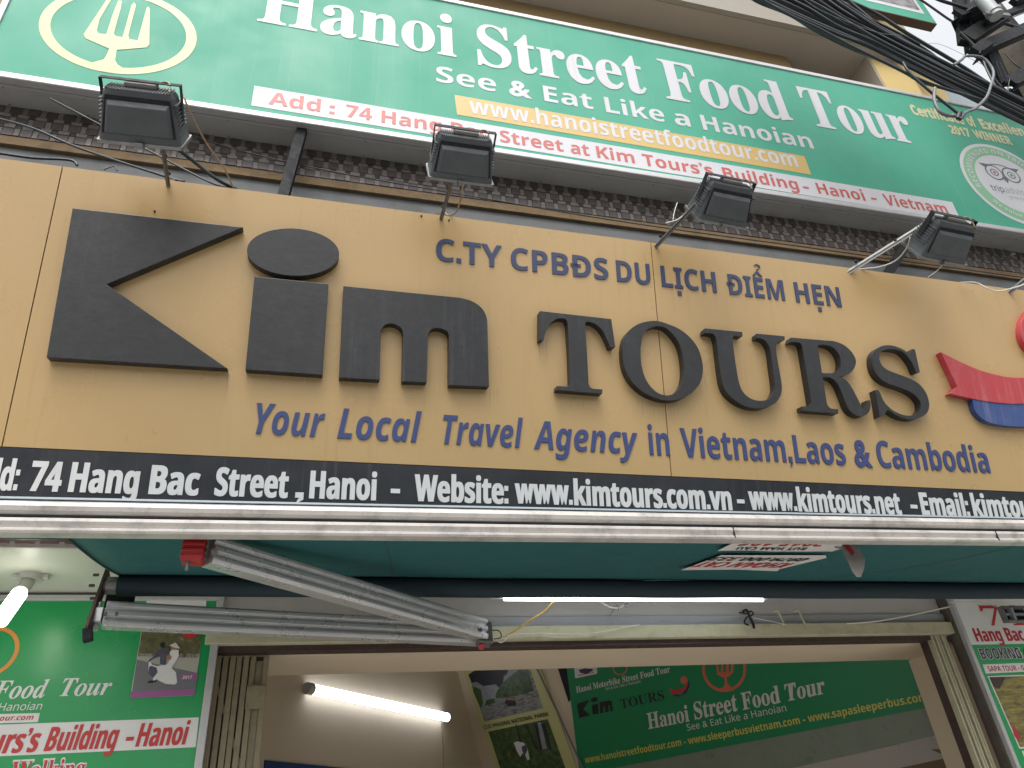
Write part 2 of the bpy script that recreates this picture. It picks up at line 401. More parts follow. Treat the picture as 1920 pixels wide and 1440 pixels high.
# ================================================================ GROUND
struct('street', MB().quad((-150,-150,0),(150,-150,0),(150,150,0),(-150,150,0)), asphalt)
mb = MB().box(-60, 60, -1.0, 3.2, .0, .13); struct('pavement', mb, paving)
struct('kerb', MB().box(-60, 60, -1.15, -1.003, .0, .134), kerbM)

# ================================================================ SHOP BUILDING
YW = 2.76      # street face of the beam over the porch
YS = 3.26      # shopfront wall
ZS = 2.645     # porch soffit
bld = thing('shop_building', 'ochre and grey tiled building behind the signs with a recessed ground floor shopfront', 'building', (1, YW, 0))
WP = yplane(YW)
XL, XR = -4.0, 9.0
part('wall', MB().box(XL, XR, YW, YW + .3, ZS + .002, 5.25), plaster, bld, 'grey plaster beam behind the signs')
zc = at(640, 343, YW).z
part('cornice', MB().box(XL, XR, YW - .022, YW - .001, at(640, 359, YW).z, zc - .012), ochstr, bld, 'rough ochre cement strip under the brown tiles')
part('grout_bed', MB().box(XL, XR - 1, YW - .012, YW - .001, zc - .01, 5.2), grout, bld)
# tiles: brown square, two grey-brown slips and a dark chip, repeated
pitch = .076; big = .050; sml = pitch - big
def tile_mesh(w, h, m):
    g = .0016; me = MB().box(g, w - g, -.006, 0, g, h - g).mesh('tile'); me.materials.append(m); return me
TM = [tile_mesh(big, big, tileB), tile_mesh(sml, big, tileL), tile_mesh(big, sml, tileL), tile_mesh(sml, sml, tileD)]
allt = []
rows = 5; x = -2.2; ntile = 0
ncol = int((7.2 + 2.2) / pitch)
restmb = MB(); restB = MB(); restD = MB()
cells = []
for c in range(ncol):
    for r in range(rows):
        x0 = -2.2 + c * pitch + (pitch * .5 if r % 2 else 0); z0 = zc + r * pitch
        cells += [(0, x0, z0, big, big), (1, x0 + big, z0, sml, big), (2, x0, z0 + big, big, sml), (3, x0 + big, z0 + big, sml, sml)]
near = sorted([t for t in cells if -1.7 < t[1] < 1.2 and t[2] < zc + 3.6 * pitch], key=lambda t: abs(t[1] + .9))[:300]
nearset = set(map(id, near))
for t in cells:
    k, x0, z0, w, h = t; dy = random.uniform(-.0015, .0015)
    if id(t) in nearset:
        o = bpy.data.objects.new('tile', TM[k]); COL.objects.link(o); o.parent = bld
        o.location = Vector((x0, YW - .012 + dy, z0)) - WO[bld.name]; o.rotation_euler = (R(random.uniform(-1.5, 1.5)), 0, R(random.uniform(-1.5, 1.5)))
    else:
        g = .0016; m_ = (restB, restmb, restmb, restD)[k]
        m_.box(x0 + g, x0 + w - g, YW - .018 + dy, YW - .012, z0 + g, z0 + h - g)
for m_, mm in ((restB, tileB), (restmb, tileL), (restD, tileD)): part('mosaic_tiles', m_, mm, bld, kind='stuff')
# pink tiles along the bottom edge of the beam
part('edge_bed', MB().box(XL, -.25, YW - .01, YW - .001, ZS, ZS + .12), mat('pale_grout', (.5, .46, .43), .9), bld)
pm = MB().box(0, .058, -.006, 0, 0, .045).mesh('edge_tile'); pm.materials.append(tileP)
for i in range(24):
    for j in range(2):
        o = bpy.data.objects.new('edge_tile', pm); COL.objects.link(o); o.parent = bld
        o.location = Vector((-2.1 + i * .076, YW - .01, ZS + .012 + j * .055)) - WO[bld.name]
# porch soffit and shopfront wall
part('soffit', MB().box(XL, XR, YW - .004, YS + .6, ZS, ZS + .1), soffM, bld, 'pale greenish porch soffit')
xl = at(412, 1200, YS).x; xr = at(1745, 1195, YS).x
zl0 = at(1100, 1197, YS - .045).z; zl1 = at(1100, 1172, YS - .045).z; zrl = at(1100, 1210, YS - .01).z; zst = at(1200, 1155, YS).z
part('shopfront_wall', MB().box(XL, xl - .02, YS, YS + .3, 0, ZS).box(xr + .25, XR, YS, YS + .3, 0, ZS).box(xl - .02, xr + .25, YS, YS + .14, zst, ZS), shopW, bld, 'grey plaster band over the shop door')
mb = MB(); pts = []
mb.box(xl - .02, xr + .25, YS - .012, YS + .14, zl1, zst - .001)
part('render_step', mb, mat('blue_grey_plaster', (.31, .32, .335), .7, dirt=(.18, .18, .18), dirt_amt=.35, nscale=5, bump=.1, bscale=20), bld, bevel=.004)
part('lintel', MB().box(xl - .05, xr + .12, YS - .045, YS + .06, zl0, zl1 - .001), lintM, bld, 'pale yellow steel lintel over the door', bevel=.003)
part('door_rail', MB().box(xl, xr, YS - .01, YS + .06, zrl, zl0 - .001), lintD, bld)
part('crack', MB().tube(smooth([at(1158, 1135, YS - .004), at(1148, 1148, YS - .004), at(1144, 1155, YS - .004), at(1147, 1172, YS - .015)], 4), .0016, 4), inkgry, bld)
# inner lintel underside, inner ceiling and interior walls
zi = zrl + .002
yb = atz(1100, 1252, zi).y
part('inner_beam', MB().box(xl - .3, xr + .6, YS + .07, yb, zi, zi + .25), inner, bld, 'beige underside of the beam inside the door')
XJ = at(1704, 1240, yb + .02).x
yj = yb + .25
part('door_jamb', MB().box(XJ, XJ + .25, YS + .07, yb + .02, 0, zi - .001), inner, bld, 'beige jamb right of the door')
# left inner wall (carries the tube)
d1 = Vector((.67, .74, 0)); p1 = at(580, 1290, 5.3)
LW = Plane(p1, d1, (0, 0, 1))
part('interior_wall', MB().pbox(LW, -(p1.y - YS - .25) / .74, 5.2, -p1.z, 2.4, -.12, 0), inner, bld, 'beige left interior wall')
# raked right inner wall (carries posters)
d2 = Vector((.52, -.85, 0)).normalized(); up2 = Vector((-.354, -.217, .91))
p2 = at(900, 1300, 6.6)
RW = Plane(p2, d2, up2)
part('interior_wall', MB().pbox(RW, -2.6, (p2.y - yb - .35) / .85, -2.4, 1.5, -.1, 0), inner, bld, 'raked beige right interior wall')
part('floor', MB().box(XL, XR, YS - .05, 12, .0, .15), paving, bld)
part('interior_back', MB().box(-4, 9, 11.8, 12, 0, 4.9), inner, bld)
part('interior_ceiling', MB().box(-4, 9, yb, 12, 4.75, 4.9).box(-4, 9, yb - .02, yb, zi + .25, 4.9), inner, bld)
part('interior_side', MB().box(-2.4, -2.3, YS + .3, 12, 0, 4.9).box(7.2, 7.3, YS + .3, 12, 0, 4.9), inner, bld)
# tiled dado strip and white band on raked wall
def rwq(name, px, m, n): return flat(name, RW, poly(RW, px, n), m, bld, n)
rwq('tile_band', [(1110,1448),(1700,1334),(1800,1316),(1860,1366),(1757,1378),(1400,1460),(1100,1520)], innerT, .004)
mb = MB()
for i in range(9):
    xa = 1230 + i * 62; ya = 1424 - (xa - 1230) * .195
    a = RW.uv((xa, ya), .005); b_ = RW.uv((xa + 22, ya + 62), .005)
    mb = MB().prism(RW, [(a[0]-.003, a[1]), (a[0]+.002, a[1]), (b_[0]+.002, b_[1]), (b_[0]-.002, b_[1])], .0055, .0055)
    part('tile_joint', mb, inkgry, bld)
rwq('white_band', [(1400,1462),(1757,1378),(1860,1366),(1900,1412),(1500,1480)], innerW, .003)
rwq('brown_band', [(1500,1480),(1780,1420),(1745,1405),(1900,1400),(1960,1560),(1480,1560)], mat('brown_paint', (.13, .085, .045), .6), .0045)
# right door side: yellow tracks and dark pilaster
def vquad(name, xa, xb, ztop, y0, y1, m, lab=None, z0=0, bevel=0):
    return part(name, MB().box(xa, xb, y0, y1, z0, ztop), m, bld, lab, bevel)
xt0 = at(1742, 1195, YS).x; xt1 = at(1778, 1195, YS - .02).x
nrib = 5; wd = (xt1 - xt0) / nrib
for i in range(nrib):
    vquad('door_track', xt0 + i * wd, xt0 + (i + 1) * wd - .009, zl0 - .002, YS - .015 - .006 * (i % 2), YS + .06, lintM, bevel=.002)
vquad('track_back', xt0 - .004, xt1 + .02, zl0 - .004, YS + .02, YS + .07, lintD)
xp0 = at(1772, 1135, YS - .05).x; xp1 = at(1790, 1135, YS - .05).x
vquad('pilaster', xp0, xp0 + .075, ZS - .002, YS - .06, YS - .001, mat('dark_pilaster', (.085, .07, .06), .6, dirt=(.25, .22, .14), dirt_amt=.3, nscale=9), 'dark painted upright right of the door')
# upper floors: wall, balcony slab, yellow pier
z_b = at(1280, 67, YW).z
xc = at(1477, 110, YW).x
part('upper_wall', MB().box(XL, xc, YW, YW + .3, 5.25, z_b), wallO, bld, 'ochre wall under the balcony')
q2x = at(1772, 172, YW + .1).x
part('upper_wall', MB().box(xc + .002, q2x, YW + 1.6, YW + 1.9, 5.25, z_b), wallO, bld)
ya_ = atz(1280, 12, z_b).y
xe = atz(1640, 120, z_b).x; q0x = at(1636, 118, 2.62).x
part('balcony_slab', MB().box(XL, q0x + .3, ya_ - .0, YW + 1.9, z_b + .001, z_b + .14), slabM, bld, 'grey beige balcony soffit')
part('balcony_edge', MB().box(XL, q0x - .002, ya_ - .04, ya_ - .003, z_b - .0, z_b + 1.1), mat('balcony_edge_paint', (.30, .27, .225), .7, dirt=(.3, .27, .22), dirt_amt=.2, nscale=1), bld)
Yp = 2.62
q0 = at(1636, 118, Yp); q1 = at(1700, 126, Yp)
part('pier', MB().box(q0.x, q1.x, Yp, YW + .4, 5.0, 10.5), wallY, bld, 'yellow painted pier at the right end of the balcony')
q2 = at(1772, 172, YW + .1)
part('pier_side_shade', MB().box(q0.x - .02, q0.x - .001, Yp + .002, YW + 1.58, 5.0, z_b - .002), slabM, bld)  # thin sheet in soffit colour paints shade on the yellow pier's left face
part('pier', MB().box(q1.x + .002, q2.x, YW + .1, YW + .6, 5.0, 10.5), wallY, bld)
q3 = at(1786, 186, YW + .4)
part('drainpipe_wall', MB().box(q2.x + .002, q3.x, YW + .22, YW + .6, 4.9, 7.6), bluegr, bld)

# ================================================================ OCHRE SIGN
a14 = R(14)
SP = Plane((0, 2.5, 2.895), (1, 0, 0), (0, -math.sin(a14), math.cos(a14)))
sgn = thing('shop_sign', 'wide ochre shop sign with big black raised letters Kim TOURS', 'sign', (1, 2.5, 2.6))
for u0, u1 in ((-3.42, -.9965), (-.9925, 1.421), (1.425, 3.845), (3.849, 6.3)):
    part('panel', MB().pbox(SP, u0, u1, 0, 1.09, -.006, 0), ochre, sgn)
part('panel_frame', MB().pbox(SP, -3.42, 6.3, -.3, 1.085, -.05, -.0065), darkst, sgn)
part('name_strip', MB().pbox(SP, -3.42, 6.3, -.30, -.003, -.006, .002), strip, sgn, 'black strip with white address lettering')
# raised black letters; outlines of their front faces
TH = .04
def letter(px, s=1, o=(0, 0), holes=(), m=blackL, th=TH, name='letter', lo=0.0005, par=None):
    out = poly(SP, px, th, s, o); hs_ = [poly(SP, h, th, s, o) for h in holes]
    return part(name, MB().prism(SP, out, lo, th, hs_), m, par or sgn, bevel=.0016)
letter([(136,390),(456,426),(200,533),(427,691),(87,670)])
ob = part('letter', MB().prism(SP, [SP.uv((549.5 + 86.5*math.cos(t)*1.0 , 472.5 + 44.5*math.sin(t) + 3.5*math.cos(t)), TH) for t in [2*math.pi*i/48 for i in range(48)]], .0005, TH), blackL, sgn, bevel=.0016)
letter([(477,518),(616,532),(605,703),(460,693)])
def arc(pts, n=5): return [(p.x, p.y) for p in smooth([Vector((a, b, 0)) for a, b in pts], n)]
letter([(644,536)] + arc([(862,558),(884,564),(902,576),(911,590),(914,603)]) + [(917,725),(842,722),(842,632)] + arc([(842,630),(838,621),(823,615),(810,617),(803,626)]) + [(800,717),(754,715)] + arc([(756,627),(752,615),(737,607),(722,609),(714,620)]) + [(712,712),(636,708)])
letter([(178,105),(1250,225),(1310,645),(1235,650)] + arc([(1235,648),(1200,560),(1120,400),(1020,305),(930,268),(868,268)]) + [(862,300),(862,340),(890,800),(910,1200)] + arc([(912,1205),(935,1250),(985,1272)]) + [(1118,1280),(1115,1345),(430,1290),(435,1228)] + arc([(590,1238),(630,1215),(640,1180)]) + [(622,700),(596,300)] + arc([(594,290),(575,235),(540,217),(470,215),(400,240),(340,290),(290,370),(250,460),(232,540)]) + [(175,540)], 8, (990,570))
letter(arc([(215,520),(245,340),(340,215),(480,130),(640,95),(760,98),(900,140),(1080,220),(1240,350),(1350,500),(1410,680),(1425,830),(1395,990),(1320,1110),(1200,1210),(1040,1275),(880,1285),(720,1250),(560,1180),(420,1070),(310,930),(240,750),(215,540)], 3)[:-1], 8, (1140,590),
       [arc([(488,520),(520,320),(590,220),(690,175),(760,170),(860,195),(970,290),(1050,400),(1100,520),(1130,680),(1140,850),(1120,1010),(1060,1120),(980,1190),(880,1210),(760,1180),(640,1080),(550,930),(500,740),(489,560)], 3)[:-1]])
letter([(175,125),(735,180),(740,243),(625,235)] + arc([(615,236),(597,250),(592,285)]) + arc([(600,400),(650,750),(690,950),(740,1070),(830,1160),(940,1205),(1050,1210),(1140,1180),(1200,1110),(1228,1020),(1215,880),(1190,700),(1160,480),(1130,380),(1080,310),(1010,275),(950,268)], 3) + [(950,205),(1370,243),(1372,298)] + arc([(1330,305),(1275,330),(1245,365),(1238,410)]) + arc([(1250,520),(1290,750),(1325,950),(1325,1080),(1290,1170),(1220,1250),(1100,1305),(960,1325),(820,1305),(680,1240),(560,1150),(480,1050),(430,920),(390,650)], 3) + [(352,330)] + arc([(350,320),(325,235),(285,205),(240,198)]) + [(165,195)], 8, (1300,600))
letter([(265,103),(800,148)] + arc([(830,149),(930,162),(1060,215),(1160,300),(1225,400),(1240,480),(1210,570),(1140,640),(1040,678),(985,692)], 3) + arc([(995,700),(1060,722),(1120,770),(1200,890),(1270,1030),(1320,1130),(1350,1180),(1372,1195),(1390,1160),(1402,1100),(1405,1045)], 3) + [(1455,1045)] + arc([(1462,1120),(1440,1210),(1390,1262),(1320,1282),(1230,1262),(1150,1200),(1100,1120),(1040,960),(980,820),(920,740),(850,702),(790,694)], 3) + [(745,695),(752,760),(790,1000)] + arc([(795,1040),(812,1110),(850,1158),(890,1172)]) + [(975,1180),(975,1243),(435,1198),(430,1135)] + arc([(520,1138),(560,1120),(575,1085)]) + [(520,750),(436,250)] + arc([(432,235),(410,190),(375,175),(330,170)]) + [(250,172)], 8, (1450,620),
       [[(665,235)] + arc([(680,218),(720,210),(800,215),(900,255),(970,330),(1005,410),(1015,500),(1000,570),(950,620),(870,640)], 3) + [(730,635),(700,440)]])
letter([(880,195),(925,200),(1000,543),(945,547)] + arc([(935,520),(880,400),(780,270),(690,215),(560,195),(470,205),(410,240),(390,300),(400,380),(450,460),(540,520),(700,580),(880,650),(1000,730),(1090,850),(1135,980),(1135,1080),(1100,1160),(1010,1220),(900,1250),(780,1240),(650,1190),(560,1130),(510,1112),(480,1160),(425,1205)], 3) + [(398,1215),(345,900),(325,810),(375,810)] + arc([(385,825),(410,870),(460,980),(550,1080),(660,1150),(780,1190),(880,1190),(960,1160),(1010,1090),(1015,1020),(990,960),(930,890),(840,830),(720,780),(600,740),(480,690),(380,610),(310,500),(285,380),(290,280),(340,200),(430,150),(540,138),(650,160),(760,210),(840,275)], 3) + [(868,225)], 8, (1600,630))
# red and blue emblem
o6 = (1740, 580)
logo = part('emblem', MB().prism(SP, poly(SP, arc([(145,480),(300,560),(450,630),(600,690),(760,735),(920,765),(1080,768),(1300,740),(1500,660),(1650,520),(1700,380)], 3) + arc([(1850,420),(1860,600),(1800,780),(1650,930),(1400,1030),(1150,1062),(1080,1062),(900,1060),(700,1040),(500,1005),(300,960),(250,945)], 3) + [(328,870)], .034, 6, o6), .0005, .034), red, sgn, 'red forked ribbon of the emblem', bevel=.0015)
part('emblem', MB().prism(SP, poly(SP, arc([(500,1000),(520,1110),(560,1180),(640,1250),(760,1290),(900,1310),(1080,1318),(1400,1290),(1700,1150),(1900,900),(1960,600)], 3) + arc([(1880,560),(1790,770),(1640,920),(1400,1020),(1150,1050),(1080,1052),(900,1050),(700,1030)], 3), .030, 6, o6), .0005, .030), logoblu, sgn, 'blue crescent under the ribbon', bevel=.0015)
part('emblem', MB().prism(SP, [SP.uv((1740 + (1300 + 255*math.cos(t))/6, 580 + (225 + 290*math.sin(t))/6), .034) for t in [2*math.pi*i/40 for i in range(40)]], .0005, .034), red, sgn, 'red disc above the ribbon', bevel=.0015)
# blue cut letters
kw = dict(sty='sans', off=.0, n=.0004, thick=.004, each=True, name='small_letter')
words(SP, ((830, 490), (1575, 576)), (867, 453), [('C.TY', 817, 941), ('CPBĐS', 958, 1141), ('DU', 1157, 1220), ('LỊCH', 1241, 1344), ('ĐIỂM', 1365, 1472), ('HẸN', 1493, 1578)], darkblu, sgn, **kw)
kw['sty'] = 'ital'
words(SP, ((478, 813), (1855, 887)), (470, 755), [('Your', 476, 607), ('Local', 632, 789), ('Travel', 830, 981), ('Agency', 1001, 1197)], blue, sgn, **kw)
kw['sty'] = 'sans'
words(SP, ((478, 813), (1855, 887)), (1485, 816), [('in', 1218, 1256), ('Vietnam,Laos', 1279, 1587), ('&', 1604, 1636), ('Cambodia', 1648, 1857)], blue, sgn, **kw)
# white lettering of the strip
words(SP, ((52, 920), (1077, 947.5)), (56, 865), [('Add:', -62, 31), ('74', 53, 112), ('Hang', 128, 257), ('Bac', 279, 371), ('Street', 402, 538), (',', 555, 567), ('Hanoi', 580, 704), ('-', 733, 748),
    ('Website:', 777, 952), ('www.kimtours.com.vn', 966, 1372), ('-', 1384, 1396), ('www.kimtours.net', 1406, 1690), ('-', 1710, 1721), ('Email:', 1729, 1818), ('kimtours', 1826, 1962), ('.vn', 1970, 2010)],
    whiteT, sgn, sty='sans', off=.012, n=.0032, fat=.022)
# screw heads and stains at the top edge
for (sx, sy) in ((790, 405), (842, 413), (290, 396)): part('screw', MB().tube([SP.hit((sx, sy), 0), SP.hit((sx, sy), .004)], .004, 8), darkst, sgn)

# ================================================================ GREEN TOP SIGN
aT = R(2.5)
zT = 4.885
TP = Plane((0, 2.58, zT), (1, 0, 0), (0, -math.sin(aT), math.cos(aT)))
vb = (TP.uv((0, 134))[1] + TP.uv((1920, 441))[1]) / 2
vt = (TP.uv((807, 0))[1] + TP.uv((1280, 98))[1] + TP.uv((1880, 203))[1]) / 3
ul = TP.uv((4, 6))[0]; ur = 8.2
top = thing('banner_sign', 'long green lightbox sign for Hanoi Street Food Tour above the ochre sign', 'sign', (1, 2.58, zT))
part('face', MB().pbox(TP, ul + .03, ur - .03, vb + .02, vt - .015, -.01, 0), green, top)
part('light_box', MB().pbox(TP, ul + .004, ur - .004, vb - .016, vt + .004, -.172, -.0105), boxG, top)
part('edge_trim', MB().pbox(TP, ul, ur, vb - .02, vb + .019, -.03, .012), alu, top, 'white aluminium bottom edge', bevel=.006)
part('edge_trim', MB().pbox(TP, ul, ur, vt - .014, vt + .02, -.03, .008), alu, top, bevel=.004)
part('edge_trim', MB().pbox(TP, ul, ul + .029, vb + .02, vt - .015, -.03, .01), alu, top, bevel=.004)
part('box_lip', MB().pbox(TP, ul, ur, vb - .0215, vb - .0165, -.045, -.0305), alu, top)
for i in range(26):
    u_ = ul + .12 + i * .33
    for n_ in (-.05, -.15):
        part('rivet', MB().tube([TP.P(u_ + .01 * (i % 3), vb - .0165, n_), TP.P(u_ + .01 * (i % 3), vb - .019, n_)], .0035, 6), darkst, top)
k2 = dict(sty='serif', n=.0016, off=.0)
ltext(TP, 'Hanoi', (483,40), (855,109), (483,40), (483,-38), bwhite, top, **k2)
hT = TP.uv((1492,162))[1] - TP.uv((1569,243))[1]
top_last = top.children[-1] if top.children else None
def tw(text, L, Rr, B):
    u0 = TP.uv(L)[0]; u1 = TP.uv(Rr)[0]; v0 = TP.uv(B)[1]
    utext(TP, text, u0, u1, v0, v0 + hT, bwhite, top, sty='serif', n=.0016, off=.004, fat=.006)
bpy.data.objects.remove(bpy.data.objects['printed_text'])if False else None
for o in [c for c in top.children if c.name.startswith('printed_text')]: bpy.data.objects.remove(o)
tw('Hanoi', (483,38), (855,109), (505,43)); tw('Street', (897,118), (1213,172), (1040,146)); tw('Food', (1231,110), (1487,227), (1254,185)); tw('Tour', (1492,162), (1721,271), (1569,243))
words(TP, ((820, 153), (1527, 280)), (1017, 160), [('See', 818, 931), ('&', 955, 998), ('Eat', 1021, 1113), ('Like', 1137, 1248), ('a', 1267, 1296), ('Hanoian', 1319, 1527)], bwhite, top, sty='sans', n=.0016)
flat('web_band', TP, poly(TP, [(852,178),(1508,293),(1521,328),(857,215)]), byellow, top, .0012)
words(TP, ((880, 211.5), (1498, 315)), (1007, 204), [('www.hanoistreetfoodtour.com', 880, 1498)], bwhite, top, sty='sans', n=.0024)
flat('address_band', TP, poly(TP, [(477,161),(1785,379),(1801,413),(471,198)]), bwhite, top, .0012)
words(TP, ((503, 195), (1780, 403)), (530, 176), [('Add', 503, 600), (':', 617, 627), ('74', 648, 697), ('Hang', 715, 828), ('Bac', 846, 918), ('Street', 938, 1057), ('at', 1071, 1106), ('Kim', 1120, 1191),
    ('Tours\u2019s', 1207, 1339), ('Building', 1358, 1499), ('-', 1508, 1519), ('Hanoi', 1535, 1624), ('-', 1636, 1646), ('Vietnam', 1661, 1780)], bred, top, sty='sans', n=.0024)
# cream award text with outline look
words(TP, ((1712, 214), (1925, 257)), (1730, 201), [('Certificate', 1712, 1810), ('of', 1817, 1833), ('Excellence', 1842, 1948)], bcream, top, sty='sans', off=.03, n=.0014)
words(TP, ((1712, 214), (1925, 257)), (1730, 203), [('Certificate', 1713, 1809), ('of', 1818, 1832), ('Excellence', 1843, 1946)], mat('award_fill', (.60, .62, .45), .5), top, sty='light', n=.002)
words(TP, ((1784, 250), (1899, 272)), (1800, 239), [('2017', 1784, 1822), ('WINNER', 1829, 1900)], bcream, top, sty='sans', off=.03, n=.0014)
words(TP, ((1784, 250), (1899, 272)), (1800, 240), [('2017', 1785, 1821), ('WINNER', 1830, 1899)], bpy.data.materials['award_fill'], top, sty='light', n=.002)
# left fork emblem
eL = TP.uv((71,43)); eR = TP.uv((370,72)); eB = TP.uv((243,143)); iL = TP.uv((92,45)); iR = TP.uv((350,68)); iB = TP.uv((236,130))
cu = (eL[0] + eR[0]) / 2; ru = (eR[0] - eL[0]) / 2; ru2 = (iR[0] - iL[0]) / 2
cv = TP.uv((220,56))[1]; rv = cv - eB[1]; rv2 = cv - iB[1]
flat('fork_emblem', TP, ell(cu, cv, ru, rv, 72), bcream, top, .0014, [ell(cu, cv, ru2, rv2, 72)])
fk = [(500,358),(585,335),(602,305),(615,275),(482,217),(470,195),(600,0),(650,-85),(668,-70),(560,110),(545,172),(555,190),(598,195),(635,80),(665,5),(685,5),(682,40),(640,190),(652,206),(690,210),(740,30),(755,15),(766,30),(722,200),(728,222),(775,228),(825,45),(835,38),(843,50),(840,250),(825,268),(657,282),(648,340),(662,365),(705,392),(640,412),(560,400)]
flat('fork_emblem', TP, poly(TP, fk, 0, 3), bcream, top, .0019)
# right round owl emblem
a_ = TP.uv((1792,300))[0]; b_ = TP.uv((1834,268))[1]; c_ = TP.uv((1920,420))
lo, hi = .1, 1.5
for _ in range(50):
    r_ = (lo + hi) / 2; d_ = math.hypot(c_[0] - (a_ + r_), c_[1] - (b_ - r_)) - r_
    if d_ > 0: lo = r_
    else: hi = r_
rr = r_; ec = (a_ + rr, b_ - rr)
flat('round_emblem', TP, ell(*ec, rr, rr, 80), bwhite, top, .0012)
flat('round_emblem', TP, ell(*ec, rr * .93, rr * .93, 80), bolive, top, .0018)
flat('round_emblem', TP, ell(*ec, rr * .70, rr * .70, 80), bwhite, top, .0024)
def ringtext(text, a0, a1, rad, h, m, inward=False, sty='sans'):
    lay = layout(text, sty, 0, .02); xs = [x for _, v, _ in lay for x, y in v]; x0, x1 = min(xs), max(xs); s_ = h / capheight(sty, 0); mb = MB()
    for ch, v, f in lay:
        xm = (min(x for x, y in v) + max(x for x, y in v)) / 2; t = R(a0 + (a1 - a0) * (xm - x0) / (x1 - x0))
        tw_ = (abs(R(a1 - a0)) * rad) / (x1 - x0)
        for_ = []
        for x, y in v:
            dx = (x - xm) * tw_; dy = y * s_
            if inward: dx = -dx; dy = -dy + h
            e = (math.cos(t), math.sin(t)); g_ = (math.sin(t), -math.cos(t))
            for_.append(TP.P(ec[0] + e[0] * (rad + dy) + g_[0] * dx, ec[1] + e[1] * (rad + dy) + g_[1] * dx, .0032))
        mb.add(for_, f)
    part('printed_text', mb, m, top)
ringtext('RECOMMENDED ON TRIPADVISOR', 196, -16, rr * .755, rr * .115, bwhite)
ringtext('We value your opinion', 218, 322, rr * .755, rr * .085, bwhite, True)
f1 = TP.uv((1863.5, 323)); f2 = TP.uv((1896, 330)); er = abs(f2[0] - f1[0]) / 2 * 1.02; ev = (f1[1] + f2[1]) / 2
for (e_, m_) in ((f1, bred), (f2, bpy.data.materials['shop_board_green'])):
    c0 = (e_[0], ev)
    flat('owl_emblem', TP, ell(*c0, er, er, 40), bgrey, top, .003, [ell(*c0, er * .84, er * .84, 40)])
    flat('owl_emblem', TP, ell(*c0, er * .46, er * .46, 32), bgrey, top, .003, [ell(*c0, er * .34, er * .34, 32)])
    flat('owl_emblem', TP, ell(*c0, er * .17, er * .17, 20), m_, top, .0034)
um = (f1[0] + f2[0]) / 2
flat('owl_emblem', TP, [(um - 2.35*er, ev + 1.05*er), (um - 1.5*er, ev + 1.02*er)] + [(um + x * er, ev + (1.25 - .16 * x * x) * er) for x in (-1.2,-.8,-.4,0,.4,.8,1.2)] + [(um + 1.5*er, ev + 1.02*er), (um + 2.35*er, ev + 1.05*er), (um + 1.85*er, ev + .55*er), (um + 1.5*er, ev + .86*er)] + [(um + x * er, ev + (1.12 - .16 * x * x) * er) for x in (1.2,.8,.4,0,-.4,-.8,-1.2)] + [(um - 1.5*er, ev + .86*er), (um - 1.85*er, ev + .55*er)], bgrey, top, .0031)
flat('owl_emblem', TP, [(um - .35*er, ev - .6*er), (um, ev - .35*er), (um + .35*er, ev - .6*er), (um, ev - 1.25*er)], bgrey, top, .0031)
q_ = TP.uv((1845, 352)); q5 = TP.uv((1920, 360))
utext(TP, 'trip', um - 2.45*er, um - 1.0*er, ev - 2.55*er, ev - 1.75*er, bgrey, top, sty='light', n=.003, off=.008)
utext(TP, 'advisor', um - .88*er, um + 2.35*er, ev - 2.55*er, ev - 1.75*er, btext, top, sty='light', n=.003)
utext(TP, 'get the truth. then go.', um - .8*er, um + 2.5*er, ev - 3.25*er, ev - 2.85*er, btext, top, sty='light', n=.003)
# bracket between the lightbox and the wall below
for (pa, pb) in (((571, 232), (532, 352)), ((1705, 455), (1640, 512))):
    a = TP.hit(pa, -.05); b = at(pb[0], pb[1], a.y)
    part('hanger', MB().bar(a + Vector((0,0,.02)), b - Vector((0, 0, .1)), .05, .05, (1, 0, 0)), darkst, top, bevel=.002)

